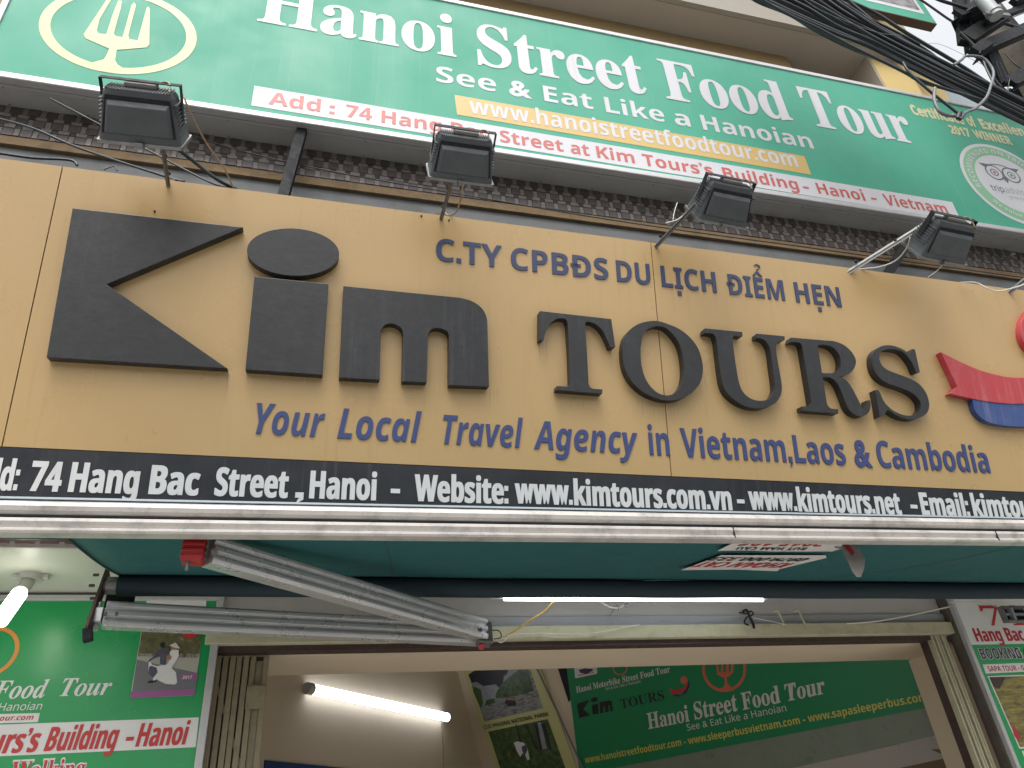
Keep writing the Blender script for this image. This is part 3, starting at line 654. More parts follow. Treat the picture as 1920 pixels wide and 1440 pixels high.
# ================================================================ FLOODLIGHTS
def make_flood():
    t = thing('floodlight', '', 'floodlight', (0, 0, 0), 'floodlights aimed at the ochre sign')
    # local: +Y faces the sign; X is along the sign
    W0, H0, W1, H1, D = .140, .088, .118, .046, .150
    def rr_(w, h, y, r=.02, k=4):
        pts = []
        for cx, cz, s0 in ((w-r, h-r, 0), (-w+r, h-r, 90), (-w+r, -h+r, 180), (w-r, -h+r, 270)):
            for i in range(k + 1): t_ = R(s0 + 90 * i / k); pts.append(Vector((cx + r*math.cos(t_), y, cz + r*math.sin(t_))))
        return pts
    body = MB(); rings = [rr_(W0*.96, H0*.96, 0), rr_(W0*.93, H0*.92, -.02), rr_(W1, H1, -D, .03), rr_(W1*.93, H1*.86, -D - .016, .03)]
    n = len(rings[0]); vs = [v for r_ in rings for v in r_]; fs = []
    for i in range(len(rings) - 1):
        for j in range(n): fs.append((i*n+j, i*n+(j+1) % n, (i+1)*n+(j+1) % n, (i+1)*n+j))
    fs.append(tuple(range((len(rings)-1)*n, len(rings)*n)))
    body.add(vs, fs)
    hs_ = part('housing', body, lampM, t, bevel=.002)
    # raised belly plate seen from below; flat dark sheet around it paints recess shade
    def sidept(f, x, k): # point on the underside: f 0..1 from glass to back
        w = (W0*.93) + (W1 - W0*.93) * f; h = (H0*.92) + (H1 - H0*.92) * f
        return Vector((x * w, -.02 - (D - .02) * f, -h - k))
    bp = MB()
    o_ = [sidept(.84, -.84, .002), sidept(.84, .84, .002), sidept(.03, .86, .002), sidept(.03, -.86, .002)]
    i_ = [sidept(.74, -.76, .018), sidept(.74, .76, .018), sidept(.05, .81, .012), sidept(.05, -.81, .012)]
    dk = MB().add([sidept(.96, -.88, .0015), sidept(.96, .88, .0015), sidept(.03, .93, .0015), sidept(.03, -.93, .0015)], [(0,1,2,3)]); part('belly_recess_shade', dk, darkst, t)
    bp.add(o_ + i_, [(0,1,5,4),(1,2,6,5),(2,3,7,6),(3,0,4,7),(4,5,6,7)])
    part('belly_plate', bp, lampM, t, bevel=.003)
    rb = MB()
    for i in range(22):
        x = -W1*.86 + i * (W1*1.72/21); rb.box(x - .0022, x + .0022, -D - .0185, -D + .03, -H1*.80, -H1*.80 + .0001 + H1*1.6)
    part('cooling_ribs', rb, lampR, hs_, kind='stuff')
    for sx in (-1, 1):
        sr = MB()
        for i in range(7):
            f = .25 + i * .1; w = (W0*.93) + (W1 - W0*.93) * f; yy = -.02 - (D-.02) * f
            sr.box(sx*w - .006, sx*w + .006, yy - .002, yy + .002, -.05, .05)
        part('side_ribs', sr, lampR, hs_, kind='stuff')
    fr = MB()
    fr.add(rr_(W0, H0, .0, .01) + rr_(W0, H0, .012, .01) + rr_(W0*.9, H0*.88, .012, .01), [(j, (j+1) % n, n+(j+1) % n, n+j) for j in range(n)] + [(n+j, n+(j+1) % n, 2*n+(j+1) % n, 2*n+j) for j in range(n)] + [tuple(range(n))])
    f_ = part('rim', fr, steel, t)
    part('glass', MB().add(rr_(W0*.9, H0*.88, .010, .01), [tuple(range(n))]), glass, f_)
    cl = MB().box(-.014, .014, -.004, .018, -H0 - .012, -H0 + .01).tube([(-.012, .006, -H0 - .012), (.012, .006, -H0 - .012)], .004, 6); part('latch', cl, steel, f_)
    cl = MB().box(-.02, .02, -.004, .018, H0 - .01, H0 + .012); part('latch', cl, steel, f_)
    yk = MB(); zb = .012; yb_ = -D - .036; hw = W1 + .010
    yk.box(-hw - .003, -hw, yb_, -.055, -.002 + zb - .014, zb + .014).box(hw, hw + .003, yb_, -.055, zb - .016, zb + .014)
    yk.box(-hw - .003, hw + .003, yb_ - .003, yb_, zb - .016, zb + .016)
    part('yoke', yk, darkst, t)
    jb_m = MB().box(-.05, .055, -D - .035, -D - .017, -.014, .026); jb = part('junction_box', jb_m, jbox, t, bevel=.005)
    g_ = MB().tube(smooth([(.05, -D - .03, .01), (.07, -D - .04, .022), (.092, -D - .04, .01), (.10, -D - .02, -.03)], 6), .0032, 6); part('cable_tail', g_, cabT, jb)
    return t
fl0 = make_flood()
def copy_tree(o, parent=None):
    c = o.copy(); COL.objects.link(c); c.parent = parent
    if parent is not None: pass
    for ch in o.children: copy_tree(ch, c)
    return c
FL = [((268, 226), 1.92, -3, 24, 1.0, 'dark floodlight at far left with ribbed top, below the yellow fork emblem'),
      ((868, 300), 1.92, -1, 22, .93, 'dark floodlight second from left, in front of the red words Hang Bac Street'),
      ((1358, 384), 1.95, 3, 22, .92, 'grey ribbed floodlight third from left with round junction box, under the word Building'),
      ((1770, 455), 1.98, 3, 20, 1.0, 'rightmost grey floodlight on a long slanting silver arm, under the end of the address')]
proto_kids = list(fl0.children)
FLO = []
for i, (p, Y, yaw, pit, sc, lab) in enumerate(FL):
    o = fl0 if i == 0 else copy_tree(fl0)
    o.location = at(p[0], p[1], Y) + Vector((0, .07, 0)); o.rotation_euler = (R(-pit), 0, R(yaw)); o.scale = (sc,) * 3; o['label'] = lab; FLO.append(o)
# arms
armL = mat('bright_flat_bar', (.34, .34, .33), .5, .1, dirt=(.15, .14, .13), dirt_amt=.3, nscale=20)
arms = [((318, 338), (303, 262), .022, steel, 'short grey flat arm holding the leftmost floodlight'),
        ((826, 402), (850, 330), .022, steel, 'thin grey arm holding the second floodlight from the left'),
        ((1222, 456), (1305, 383), .024, steel, 'angled steel arm clamped to the ochre sign under the third floodlight'),
        ((1572, 508), (1738, 418),   .026, armL, 'long bright silver arm with bolts holding the rightmost floodlight')]
bpy.context.view_layer.update()
for (pa, pb, w, m_, lab), fo in zip(arms, FLO):
    a = SP.hit(pa, -.02); b = at(pb[0], pb[1], 1.96)
    def fpart(nm, mb, m_):
        o = part(nm, mb, m_); o.parent = fo; o.matrix_parent_inverse = fo.matrix_world.inverted(); return o
    ao = fpart('arm', MB().bar(a + Vector((0, .03, -.03)), b, .004, w).bar(a + Vector((0, .03, -.03)), b, w * .7, .004), m_); ao['label'] = lab
    for f in (.2, .65): q = a.lerp(b, f); part('bolt', MB().tube([q + Vector((-.006, -.008, 0)), q + Vector((.006, .006, 0))], .006, 6), darkst, ao)
    part('arm_foot', MB().box(a.x - .02, a.x + .02, a.y - .004, a.y + .04, a.z - .02, a.z + .006), rust, ao)
a = SP.hit((1880, 546), -.02); b = at(1990, 470, 1.98)
t = thing('lamp_bracket', 'steel arm at the right edge of the picture rising from the ochre sign', 'bracket', a)
part('bar', MB().bar(a + Vector((0, .03, -.03)), b, .004, .026).bar(a + Vector((0, .03, -.03)), b, .018, .004), steel, t)
def wire(px, Ys, r, m, label, cat='cable', n=6, name='cable', group=None, jit=0, k=6):
    if not isinstance(Ys, (list, tuple)): Ys = [Ys] * len(px)
    pts = smooth([at(x, y, Y) for (x, y), Y in zip(px, Ys)], n)
    return solo(name, MB().tube(pts, r, k), m, label, cat, group)
wire([(345,178),(352,200),(385,265),(420,315),(437,352)], [1.78,1.8,2.0,2.15,2.25], .0035, cabT, 'thin tan wire running down from the leftmost floodlight')
wire([(868,345),(866,365),(862,380),(855,398),(842,404),(835,400)], [1.95,2.0,2.1,2.2,2.24,2.26], .0032, cabT, 'tan wire looping below the second floodlight')
wire([(1248,418),(1270,412),(1285,400),(1298,383)], 2.05, .003, cabW, 'short frayed white wire end beside the third floodlight')
wire([(1262,412),(1265,395),(1270,380)], 2.05, .002, cabW, 'thin grey wire stub above the third floodlight arm')
wire([(1610,505),(1650,500),(1680,488),(1700,465),(1706,445)], [2.24,2.2,2.15,2.05,1.98], .0032, cabW, 'white wire curving up to the rightmost floodlight')
wire([(1740,520),(1760,505),(1770,490),(1772,478)], [2.26,2.2,2.1,2.0], .002, cabW, 'short white wire hanging under the rightmost floodlight')
wire([(1800,530),(1830,530),(1850,540),(1872,546),(1900,540),(1930,530)], [2.22,2.2,2.18,2.16,2.12,2.1], .0038, cabW, 'white cable draped over the sign top at far right')
wire([(-20,218),(60,240),(150,278),(320,334),(345,340)], [2.6,2.5,2.45,2.3,2.3], .0055, cabM, 'black cable slanting across the tiles at far left')
wire([(95,185),(190,235),(290,288),(390,340),(430,352)], [2.6,2.55,2.45,2.35,2.3], .0045, cabM, 'black wire slanting behind the leftmost floodlight')
wire([(315,265),(360,300),(405,335),(445,356)], [2.1,2.2,2.25,2.3], .008, cabM, 'thick black cable pair dropping right of the leftmost floodlight')
wire([(350,252),(480,290),(640,325),(850,362),(1100,405),(1300,435),(1500,462),(1700,490),(1930,522)], 2.68, .0035, cabM, 'long black wire running along the brown tiles')
wire([(-10,286),(60,296),(130,300),(145,310)], 2.4, .006, cabM, 'black cable lying behind the sign top at far left')
wire([(195,318),(205,314),(214,312),(220,320)], 2.35, .003, cabM, 'little black wire hook on the sign top')
o = SP.hit((1880, 480)); a = at(1882, 488, 2.7); b = at(1899, 477, 2.55); solo('spare_bracket', MB().bar(a, b, .02, .012).tube([b, b + Vector((.01, 0, .0))], .01, 6), steel, 'small silver bracket stub against the tiles at far right', 'bracket')

# ================================================================ AWNING
YB = 2.1
aw = thing('awning', 'retracted dark teal folding arm awning with a dirty white front bar', 'awning', (1, YB, 2.4))
def BL(yl, yr, x): return yl + (yr - yl) * x / 1920.0
def barpt(x, yl, yr, Y): return at(x, BL(yl, yr, x), Y)
A0 = barpt(-160, 1000, 1018, YB); A1 = barpt(2100, 1000, 1018, YB)
h = (at(0, 937, YB) - at(0, 1000, YB)).z
# profile in (toward street, up) swept along the bar
prof = [(-.03,0),(.012,-.002),(.016,.004),(.016,.010),(.010,.014),(.012,.020),(.017,.030),(.016,.040),(.006,.044),(.004,.047),(.010,.052),(.020,.060),(.024,.072),(.020,.084),(.008,.094),(-.006,.098),(-.03,.094)]
sc_ = h / .098
d_ = (A1 - A0).normalized(); tow = Vector((0, -1, 0)); upv = Vector((0, 0, 1))
mb = MB(); n = len(prof); NS = 60; vs = []
for i in range(NS + 1):
    q = A0.lerp(A1, i / NS)
    for (a, b) in prof: vs.append(q + tow * a + upv * b * sc_)
fs = []
for i in range(NS):
    for j in range(n): j2 = (j + 1) % n; fs.append((i*n+j, i*n+j2, (i+1)*n+j2, (i+1)*n+j))
fs += [tuple(range(n)), tuple(reversed(range(NS*n, (NS+1)*n)))]
mb.add(vs, fs); part('front_bar', mb, barM, aw, 'dirty white aluminium front bar')
mb = MB().bar(A0 + tow*.006 + upv*(.0475*sc_), A1 + tow*.006 + upv*(.0475*sc_), .012, .005); part('bar_groove', mb, darkst, aw)
mb = MB().bar(A0 + tow*.004 + upv*(.100*sc_), A1 + tow*.004 + upv*(.100*sc_), .018, .006); part('valance_rail', mb, mat('pale_blue_rail', (.30, .36, .40), .4, .2), aw)
for px in (1146, 1760): q = A0.lerp(A1, (px + 160) / 2260); part('bar_joint', MB().box(q.x - .0012, q.x + .0012, q.y - .019, q.y - .0, q.z + .002, q.z + .042 * sc_), darkst, aw)
# roller and cloth
YR = 2.85
rt = at(200, 1078, YR); rb_ = at(200, 1119, YR); zr = (rt.z + rb_.z) / 2 ; rad = (rt.z - rb_.z) / 2 * .93
rx0 = at(222, 1100, YR).x; r1 = at(1920, 1093, YR); r2 = at(1920, 1125, YR); zr2 = (r1.z + r2.z) / 2
slope = (zr2 - zr) / (r1.x - rx0)
ra = Vector((rx0, YR, zr)); rb2 = Vector((r1.x + .8, YR, zr + slope * (r1.x + .8 - rx0)))
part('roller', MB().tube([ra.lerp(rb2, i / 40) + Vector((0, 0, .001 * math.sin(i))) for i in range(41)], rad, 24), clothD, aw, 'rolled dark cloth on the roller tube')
part('roller_end', MB().tube([ra - Vector((.035, 0, 0)), ra - Vector((.002, 0, 0))], rad * .86, 16).tube([ra - Vector((.05, 0, 0)), ra - Vector((.034, 0, 0))], rad * .5, 12), steel, aw)
mb = MB(); NX, NY = 40, 14; vs = []
for i in range(NX + 1):
    f = i / NX
    e0 = A0.lerp(A1, 0); cx0 = at(77, 1003, YB).x; cx1 = A1.x; xb_ = cx0 + (cx1 - cx0) * f; q0 = A0.lerp(A1, (xb_ - A0.x) / (A1.x - A0.x)) + Vector((0, .028, .05))
    xr_ = rx0 + (rb2.x - rx0) * f; q1_ = Vector((xr_, YR + .005, zr + slope * (xr_ - rx0) + rad + .004))
    for j in range(NY + 1):
        g = j / NY; p = q0.lerp(q1_, g); p.z += -.012 * math.sin(math.pi * g) + .0025 * math.sin(f * 23 + g * 5) * math.sin(math.pi * g); vs.append(p)
fs = [(i*(NY+1)+j, (i+1)*(NY+1)+j, (i+1)*(NY+1)+j+1, i*(NY+1)+j+1) for i in range(NX) for j in range(NY)]
mb.add(vs, fs, True); cl_ = part('cloth', mb, cloth, aw); so_ = cl_.modifiers.new('thick', 'SOLIDIFY'); so_.thickness = .002
def clothpt(f, g):
    x = f * NX; y = g * NY; i = min(int(x), NX-1); j = min(int(y), NY-1); x -= i; y -= j
    P_ = lambda a, b: vs[a*(NY+1)+b]
    return (P_(i,j)*(1-x)*(1-y) + P_(i+1,j)*x*(1-y) + P_(i,j+1)*(1-x)*y + P_(i+1,j+1)*x*y)
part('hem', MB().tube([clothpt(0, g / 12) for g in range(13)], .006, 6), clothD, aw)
# seams of the cloth
for fa, fb in ((.235, .20), (.93, .56)):
    part('seam', MB().tube([clothpt(fa + (fb - fa) * g / 10, g / 10) - Vector((0, 0, .0025)) for g in range(11)], .0022, 4), mat('seam', (.03, .07, .06), .8), aw)
# end bracket
xbk = at(188, 1120, YR).x
pT = atx(203, 1072, xbk); pM = atx(188, 1120, xbk); pB = atx(163, 1184, xbk)
epl = part('end_plate', MB().bar(pT, pB + (pB - pM) * .0, .010, .055, (0, 1, 0)), rust, aw, 'rusty end plate of the awning', bevel=.001)
part('end_hook', MB().bar(pB + Vector((0,0,.01)), pB + Vector((.012, -.01, -.035)), .03, .022, (0,1,0)), darkst, aw, bevel=.004)
part('inner_plate', MB().box(xbk + .006, xbk + .10, YR + .05, YR + .06, ra.z - .06, ra.z + .02), darkst, aw)
mb = MB()
for (bx, by) in ((176, 1078), (168, 1098), (170, 1122)):
    q = at(bx, by, YR - .02); part('bolt', MB().tube([q - Vector((.002, 0, 0)), q + Vector((.016, 0, 0))], .005, 6), rust, epl)
# folding arms
armp = [(-.018,-.028),(.018,-.028),(.021,-.020),(.021,-.014),(.016,-.012),(.016,-.006),(.021,-.003),(.021,.006),(.016,.009),(.016,.014),(.021,.017),(.021,.024),(.017,.029),(-.018,.029),(-.021,.022),(-.021,.012),(-.016,.008),(-.016,-.008),(-.021,-.012),(-.021,-.022)]
armp = [(a * 1.4, b * 1.5) for a, b in armp]
e1 = at(196, 1154, YR - .03); e2 = at(905, 1190, 3.03); e3 = at(392, 1034, 2.22)
part('lower_arm', MB().sweep(e1, e2, armp), aluA, aw, 'aluminium arm running back from the end plate', bevel=.0015)
e2b = at(905, 1182, 2.97)
part('upper_arm', MB().sweep(e3, e2b, [(a, b * .98) for a, b in armp]), aluA, aw, 'aluminium arm reaching out to the front bar', bevel=.0015)
q = at(915, 1186, 2.98)
part('elbow', MB().box(q.x - .012, q.x + .012, q.y - .03, q.y + .04, q.z - .05, q.z + .035).bar(q + Vector((-.05, -.01, -.043)), q + Vector((.01, -.01, -.045)), .06, .012), steel, aw, bevel=.003)
q = at(902, 1211, 2.95); part('elbow_cap', MB().tube([q, q - Vector((0, .006, .006))], .013, 14), redcap, aw)
part('arm_hinge', MB().box(e1.x - .035, e1.x - .004, e1.y - .018, e1.y + .02, e1.z - .026, e1.z + .024).tube([e1 + Vector((-.022, 0, -.045)), e1 + Vector((-.022, 0, .045))], .008, 8).tube([e1 + Vector((-.022, 0, -.05)), e1 + Vector((-.022, 0, -.036))], .013, 6), aluA, aw, bevel=.002)
mb = MB()
for (bx, by, Y_, rr_s) in ((198, 1150, YR - .078, .006), (219, 1150, YR - .078, .006), (418, 1161, 2.855, .010), (402, 1034, 2.18, .010), (890, 1178, 2.92, .006), (902, 1181, 2.92, .006)):
    q = at(bx, by, Y_); d = (CAM - q).normalized(); d.z *= .3; part('bolt', MB().tube([q - d * .02, q + d * .004], rr_s, 6), steel, aw)
# red end cap
q = at(366, 1028, 2.2)
mb = MB(); mb.box(q.x - .030, q.x + .026, q.y - .03, q.y + .025, q.z - .045, q.z + .05)
for i in range(5): mb.box(q.x - .0325, q.x + .0285, q.y - .0325, q.y + .0275, q.z - .04 + i * .019, q.z - .028 + i * .019)
part('end_cap', mb, redcap, aw, 'red plastic cap on the arm end', bevel=.003)
q = at(352, 1055, 2.19); part('cap_bolt', MB().tube([q + Vector((0,0,.02)), q + Vector((0,0,-.022))], .0055, 8).tube([q + Vector((0,0,.014)), q + Vector((0,0,.0))], .0115, 6), steel, aw)
# torn stickers on the cloth (upside down)
stk = thing('advert_sticker', 'torn white advert sticker with red upside down numbers, upper one on the awning underside', 'sticker', clothpt(.6, .3), 'torn advert stickers under the awning')
CLP = Plane(clothpt(.6, .5) - Vector((0, 0, .006)), clothpt(.8, .5) - clothpt(.4, .5), clothpt(.6, .9) - clothpt(.6, .1))
if CLP.N.z > 0: CLP = Plane(CLP.O, -CLP.U, CLP.V)
def pstick(name, px, m, par, n=.0, off=None): return part(name, MB().prism(CLP, [CLP.uv(p, n) for p in px], n, n), m, par)
pstick('paper', [(1345,1033),(1362,1024),(1388,1012),(1600,1012),(1580,1020),(1575,1030),(1560,1034),(1452,1034),(1400,1032)], stickW, stk, .001)
mb = MB(); prev = None; vs2 = []
for (x, y, dz, w) in ((1585,1018,0,0),(1597,1030,.02,0),(1605,1050,.05,0),(1612,1080,.09,0)): pass
fl_ = [(1560,1012),(1592,1012),(1612,1030),(1622,1048),(1620,1066),(1614,1082),(1606,1082),(1598,1072),(1588,1050),(1578,1030),(1566,1028)]
FP = Plane(CLP.hit((1590, 1030), .012), (1, .05, 0), (0, .25, 1))
part('curled_end', MB().prism(FP, [FP.uv(p) for p in fl_], 0, .0012), mat('sticker_back', (.30, .28, .27), .6, dirt=(.15, .13, .12), dirt_amt=.5, nscale=20), stk, 'loose end of the sticker hanging down')
part('printed_text', MB().prism(FP, [FP.uv(p) for p in [(1578,1018),(1590,1020),(1602,1036),(1598,1044),(1588,1032)]], .0018, .0018), sred, stk)
stk2 = thing('advert_sticker', 'lower torn sticker with black upside down phone number on the awning underside', 'sticker', clothpt(.55, .5), 'torn advert stickers under the awning')
pstick('paper', [(1277,1069),(1352,1041),(1368,1041),(1548,1041),(1550,1046),(1462,1067),(1457,1071),(1380,1068)], stickW, stk2, .001)
def flip(plane, text, bl, br, tl, m, par, sty='sans', off=0):
    """upside down text: corners of its box, corrected for the slant of the paper"""
    lay = layout(text, sty, off); xs = [x for _, v, _ in lay for x, y in v]; x0, x1 = min(xs), max(xs); H = capheight(sty, off)
    B0 = Vector(plane.uv(bl, .003)); B1 = Vector(plane.uv(br, .003)); T0 = Vector(plane.uv(tl, .003)); mb = MB()
    for ch, v, f in lay:
        mb.add([plane.P(*(B0 + (B1 - B0) * ((x - x0) / (x1 - x0)) + (T0 - B0) * (y / H)), .003) for x, y in v], f)
    part('printed_text', mb, m, par)
flip(CLP, '0979.000.333', (1523,1047), (1345,1045), (1500,1053), inkblk, stk2)
flip(CLP, 'KHOAN CAT', (1492,1056), (1322,1054), (1462,1065), sredD, stk2)
flip(CLP, 'RUT HAM CAU', (1515,1027), (1385,1026), (1508,1032), inkblk, stk)
flip(CLP, '3015 196', (1560,1013), (1400,1011), (1538,1025), sredD, stk)

# ================================================================ LAMPS UNDER THE PORCH
tl = thing('tube_light', 'thin lit white tube light under the awning roller', 'tube light', at(1190, 1122, 3.0), 'lit tube lights')
a = at(945, 1122.5, 3.0); b = at(1430, 1124.5, 3.0)
part('tube', MB().tube([a, b], .0085, 12), tubeE, tl)
part('batten', MB().bar(a + Vector((-.06, .012, .014)), b + Vector((.03, .012, .014)), .02, .02), plast, tl)
tl2 = thing('tube_light', 'slanting lit tube light on the beige wall inside the shop', 'tube light', p1, 'lit tube lights')
ua, va = LW.uv((584, 1292), .05); ub, vb_ = LW.uv((838, 1345), .05)
pa = LW.P(ua, va, .05); pb = LW.P(ub, vb_, .05)
rT = .5 * (LW.hit((584, 1281), .05) - LW.hit((584, 1303), .05)).length * .92
part('tube', MB().tube([pa, pb], [rT, rT], 16), tubeE2, tl2)
dd = (pb - pa).normalized()
part('end_cap', MB().tube([pa - dd * .05, pa + dd * .002], rT * 1.12, 16), plast, tl2); part('end_cap', MB().tube([pb - dd * .002, pb + dd * .02], rT * 1.12, 16), plast, tl2)
part('batten', MB().bar(pa - LW.N * .03, pb - LW.N * .03, .03, .03), plast, tl2)
wire_pts = [LW.hit((828, 1356), .004), LW.hit((831, 1400), .004), LW.hit((832, 1460), .004)]
solo('cable', MB().tube(wire_pts, .003, 5), cabT, 'thin cord hanging below the slanting tube light', 'cable')
bl = thing('light_bulb', 'lit compact fluorescent bulb on the porch soffit at far left', 'bulb', at(62, 1082, 3.05))
c0 = atz(58, 1083, ZS - .012); part('ceiling_rose', MB().tube([c0 + Vector((0,0,.012)), c0 - Vector((0,0,.012))], .042, 20).box(c0.x - .06, c0.x + .06, c0.y - .012, c0.y + .012, c0.z - .008, c0.z + .011), plast, bl, bevel=.003)
d3 = at(40, 1108, c0.y - .04); e3_ = at(-6, 1172, c0.y - .13)
part('socket', MB().tube([c0 - Vector((0,0,.01)), c0.lerp(d3, .5), d3], [.018, .023, .022], 14), plast, bl)
part('bulb', MB().tube([d3, d3.lerp(e3_, .08), d3.lerp(e3_, .9), e3_], [.02, .026, .026, .012], 16), bulbE, bl)

# ================================================================ LEFT SHOP BOARD
BP = yplane(YS - .03)
lb = thing('shop_board', 'bright green shop board at lower left with white Food Tour lettering and a grey frame', 'sign', (-1.0, YS, 1))
uR = BP.uv((407, 1125))[0]; vT = BP.uv((150, 1127))[1]
part('board', MB().pbox(BP, -2.6, uR, .9, vT, -.01, 0), ggreen, lb)
part('frame', MB().pbox(BP, -2.6, uR + .028, vT, vT + .022, -.012, .012).pbox(BP, uR, uR + .028, .9, vT, -.012, .012), bframe, lb, bevel=.002)
fr = [BP.uv(p) for p in ((35, 1220), (0, 1173))]
rc = (BP.uv((-16, 1222))[0], BP.uv((-16, 1222))[1]); ro = BP.uv((35, 1222))[0] - rc[0]
flat('fork_emblem', BP, ell(*rc, ro, ro * 1.02, 60), orange, lb, .0012, [ell(*rc, ro * .84, ro * .86, 60)])
words(BP, ((0, 1311), (205, 1302)), (165, 1271), [('Street', -170, -20), ('Food', -16, 86), ('Tour', 112, 207)], swhite, lb, sty='serital', n=.0014, off=.004)
words(BP, ((0, 1333), (77, 1330)), (10, 1318), [('See & Eat Like a Hanoian', -175, 77)], swhite, lb, sty='light', n=.0014, shear=.12)
flat('web_band', BP, poly(BP, [(-300,1346),(75,1337),(71,1354),(-300,1366)]), swhite, lb, .0010)
words(BP, ((0, 1352), (62, 1350)), (10, 1342), [('www.hanoistreetfoodtour.com', -190, 62)], sredD, lb, sty='ital', n=.0016)
flat('address_band', BP, poly(BP, [(-300,1370),(373,1345),(367,1401),(-300,1432)]), swhite, lb, .0010)
words(BP, ((0, 1413), (345, 1396)), (350, 1353), [('Kim', -160, -75), ('Tours\u2019s', -75, 66), ('Building', 82, 214), ('-', 233, 245), ('Hanoi', 254, 346)], sred, lb, sty='sans', n=.0018, off=.0, shear=.12, fat=.03)
words(BP, ((60, 1462), (160, 1456)), (80, 1425), [('Walking', 15, 158)], swhite, lb, sty='serif', n=.0012, off=.05)
words(BP, ((60, 1462), (160, 1456)), (80, 1426), [('Walking', 16, 157)], sred, lb, sty='serif', n=.0020, off=.0)
# travel poster stuck on the board
tp = thing('scooter_poster', 'travel guide poster of two people riding a white scooter, stuck on the green board', 'poster', BP.hit((310, 1240)))
flat('paper', BP, poly(BP, [(275,1127),(388,1123),(364,1304),(244,1310)]), swhite, tp, .0026)
foliage = photo_mat('printed_foliage', [(.02,.025,.015),(.08,.085,.035),(.14,.13,.06),(.30,.30,.22)], 26, (1,1,1.4), 2)
flat('picture', BP, poly(BP, [(266,1184),(380,1186),(374,1226),(259,1226)]), foliage, tp, .0031)
flat('picture', BP, poly(BP, [(259,1226),(374,1226),(372,1234),(258,1231)]), photo_mat('printed_crowd', [(.03,.02,.02),(.15,.07,.06),(.3,.28,.27),(.04,.03,.03)], 60, (1,1,1), 3), tp, .0031)
flat('picture', BP, poly(BP, [(258,1231),(372,1234),(370,1262),(256,1240)]), mat('printed_kerb', (.38,.38,.33), .5), tp, .0031)
flat('picture', BP, poly(BP, [(257,1237),(370,1262),(366,1300),(247,1300)]), mat('printed_road', (.17,.175,.19), .5, var=.2, nscale=20), tp, .0034)
flat('border_band', BP, poly(BP, [(246,1297),(365,1292),(364,1304),(244,1310)]), ppurple, tp, .0038)
flat('year_band', BP, poly(BP, [(337,1266),(371,1264),(370,1274),(336,1276)]), ppurple, tp, .0038)
ltext(BP, '2017', (342,1271), (360,1271), (342,1273), (343,1267), swhite, tp, sty='ital', n=.0044)
flat('badge', BP, [(a, b) for a, b in ell(BP.uv((358,1180))[0], BP.uv((358,1181))[1], .031, .036, 28, 180, 360)], sred, tp, .004)
f8 = lambda pts: poly(BP, pts, 0, 8.47, (230, 1160))
rider = photo_mat('printed_suit', [(.04,.045,.07),(.07,.075,.11),(.11,.115,.16)], 40)
flat('scooter_print', BP, f8([(415,690),(440,680),(470,740),(560,760),(640,740),(760,760),(850,860),(865,1020),(830,1050),(690,1040),(580,990),(500,930),(440,910),(412,830)]), swhite, tp, .0042)
flat('scooter_print', BP, f8([(420,780),(450,750),(540,780),(560,860),(510,930),(440,915),(415,860)]), rider, tp, .0046)
flat('rider_print', BP, f8([(405,690),(425,655),(500,600),(550,525),(600,485),(700,475),(735,500),(700,600),(690,740),(640,740),(590,720),(600,600),(500,640),(440,680),(415,700)]), rider, tp, .005)
flat('rider_print', BP, f8([(600,400),(640,378),(675,395),(680,450),(640,475),(600,450)]), inkblk, tp, .005)
flat('rider_print', BP, f8([(780,500),(890,500),(895,600),(850,680),(790,760),(780,830),(660,850),(560,960),(490,990),(480,960),(540,880),(640,760),(720,720),(760,620),(750,540)]), swhite, tp, .0054)
flat('rider_print', BP, f8([(740,430),(845,385),(915,480),(850,475)]), stickW, tp, .0058)
flat('rider_print', BP, f8([(760,445),(860,470),(840,495),(780,500)]), skin, tp, .0056)
flat('rider_print', BP, f8([(690,600),(740,575),(780,600),(775,650),(720,665)]), skin, tp, .0058)
flat('rider_print', BP, f8([(390,1010),(440,985),(540,985),(540,1005),(460,1028),(400,1025)]), inkblk, tp, .0046)

# ================================================================ FOLDED GATE (left of the door)
gt = thing('folding_gate', 'beige folding metal gate pushed to the left side of the doorway', 'gate', (at(455, 1300, YS).x, YS, 0))
zt = zl0 - .03
bars = [(412,.010),(426,.016),(439,.016),(451,.016),(464,.016),(477,.013),(501,.013)]
xs_ = [at(x, 1215, YS + .01 * (i % 2)).x for i, (x, w) in enumerate(bars)]
for i, (x, w) in enumerate(bars):
    yy = YS + .02 + .006 * (i % 2)
    gb = part('bar', MB().box(xs_[i] - .0105, xs_[i] + .0105, yy, yy + .014, .16, zt + .0), gateM, gt, bevel=.0015)
    part('rivet', MB().tube([(xs_[i], yy + .001, zt - .095), (xs_[i], yy - .005, zt - .095)], .005, 8), gateM, gb)
part('channel', MB().box(xs_[5] + .012, xs_[6] - .012, YS + .034, YS + .04, .16, zt - .02), gateM, gt)
part('lock_plate', MB().box(xs_[5] - .012, xs_[6] + .012, YS + .008, YS + .013, zt - .205, zt - .118), gateM, gt, bevel=.002)
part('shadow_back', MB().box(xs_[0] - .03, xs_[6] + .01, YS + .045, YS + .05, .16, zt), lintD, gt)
for dx in (xs_[5] - .002, xs_[6] + .002):
    for dz in (-.198, -.126): part('rivet', MB().tube([(dx, YS + .009, zt + dz), (dx, YS + .004, zt + dz)], .0045, 8), gateM, gt)
part('scissor_strap', MB().bar((xs_[0], YS + .03, zt - .1), (xs_[5], YS + .03, zt - .42), .003, .012).bar((xs_[0], YS + .031, 1.2), (xs_[5], YS + .031, 1.55), .003, .012), gateM, gt)
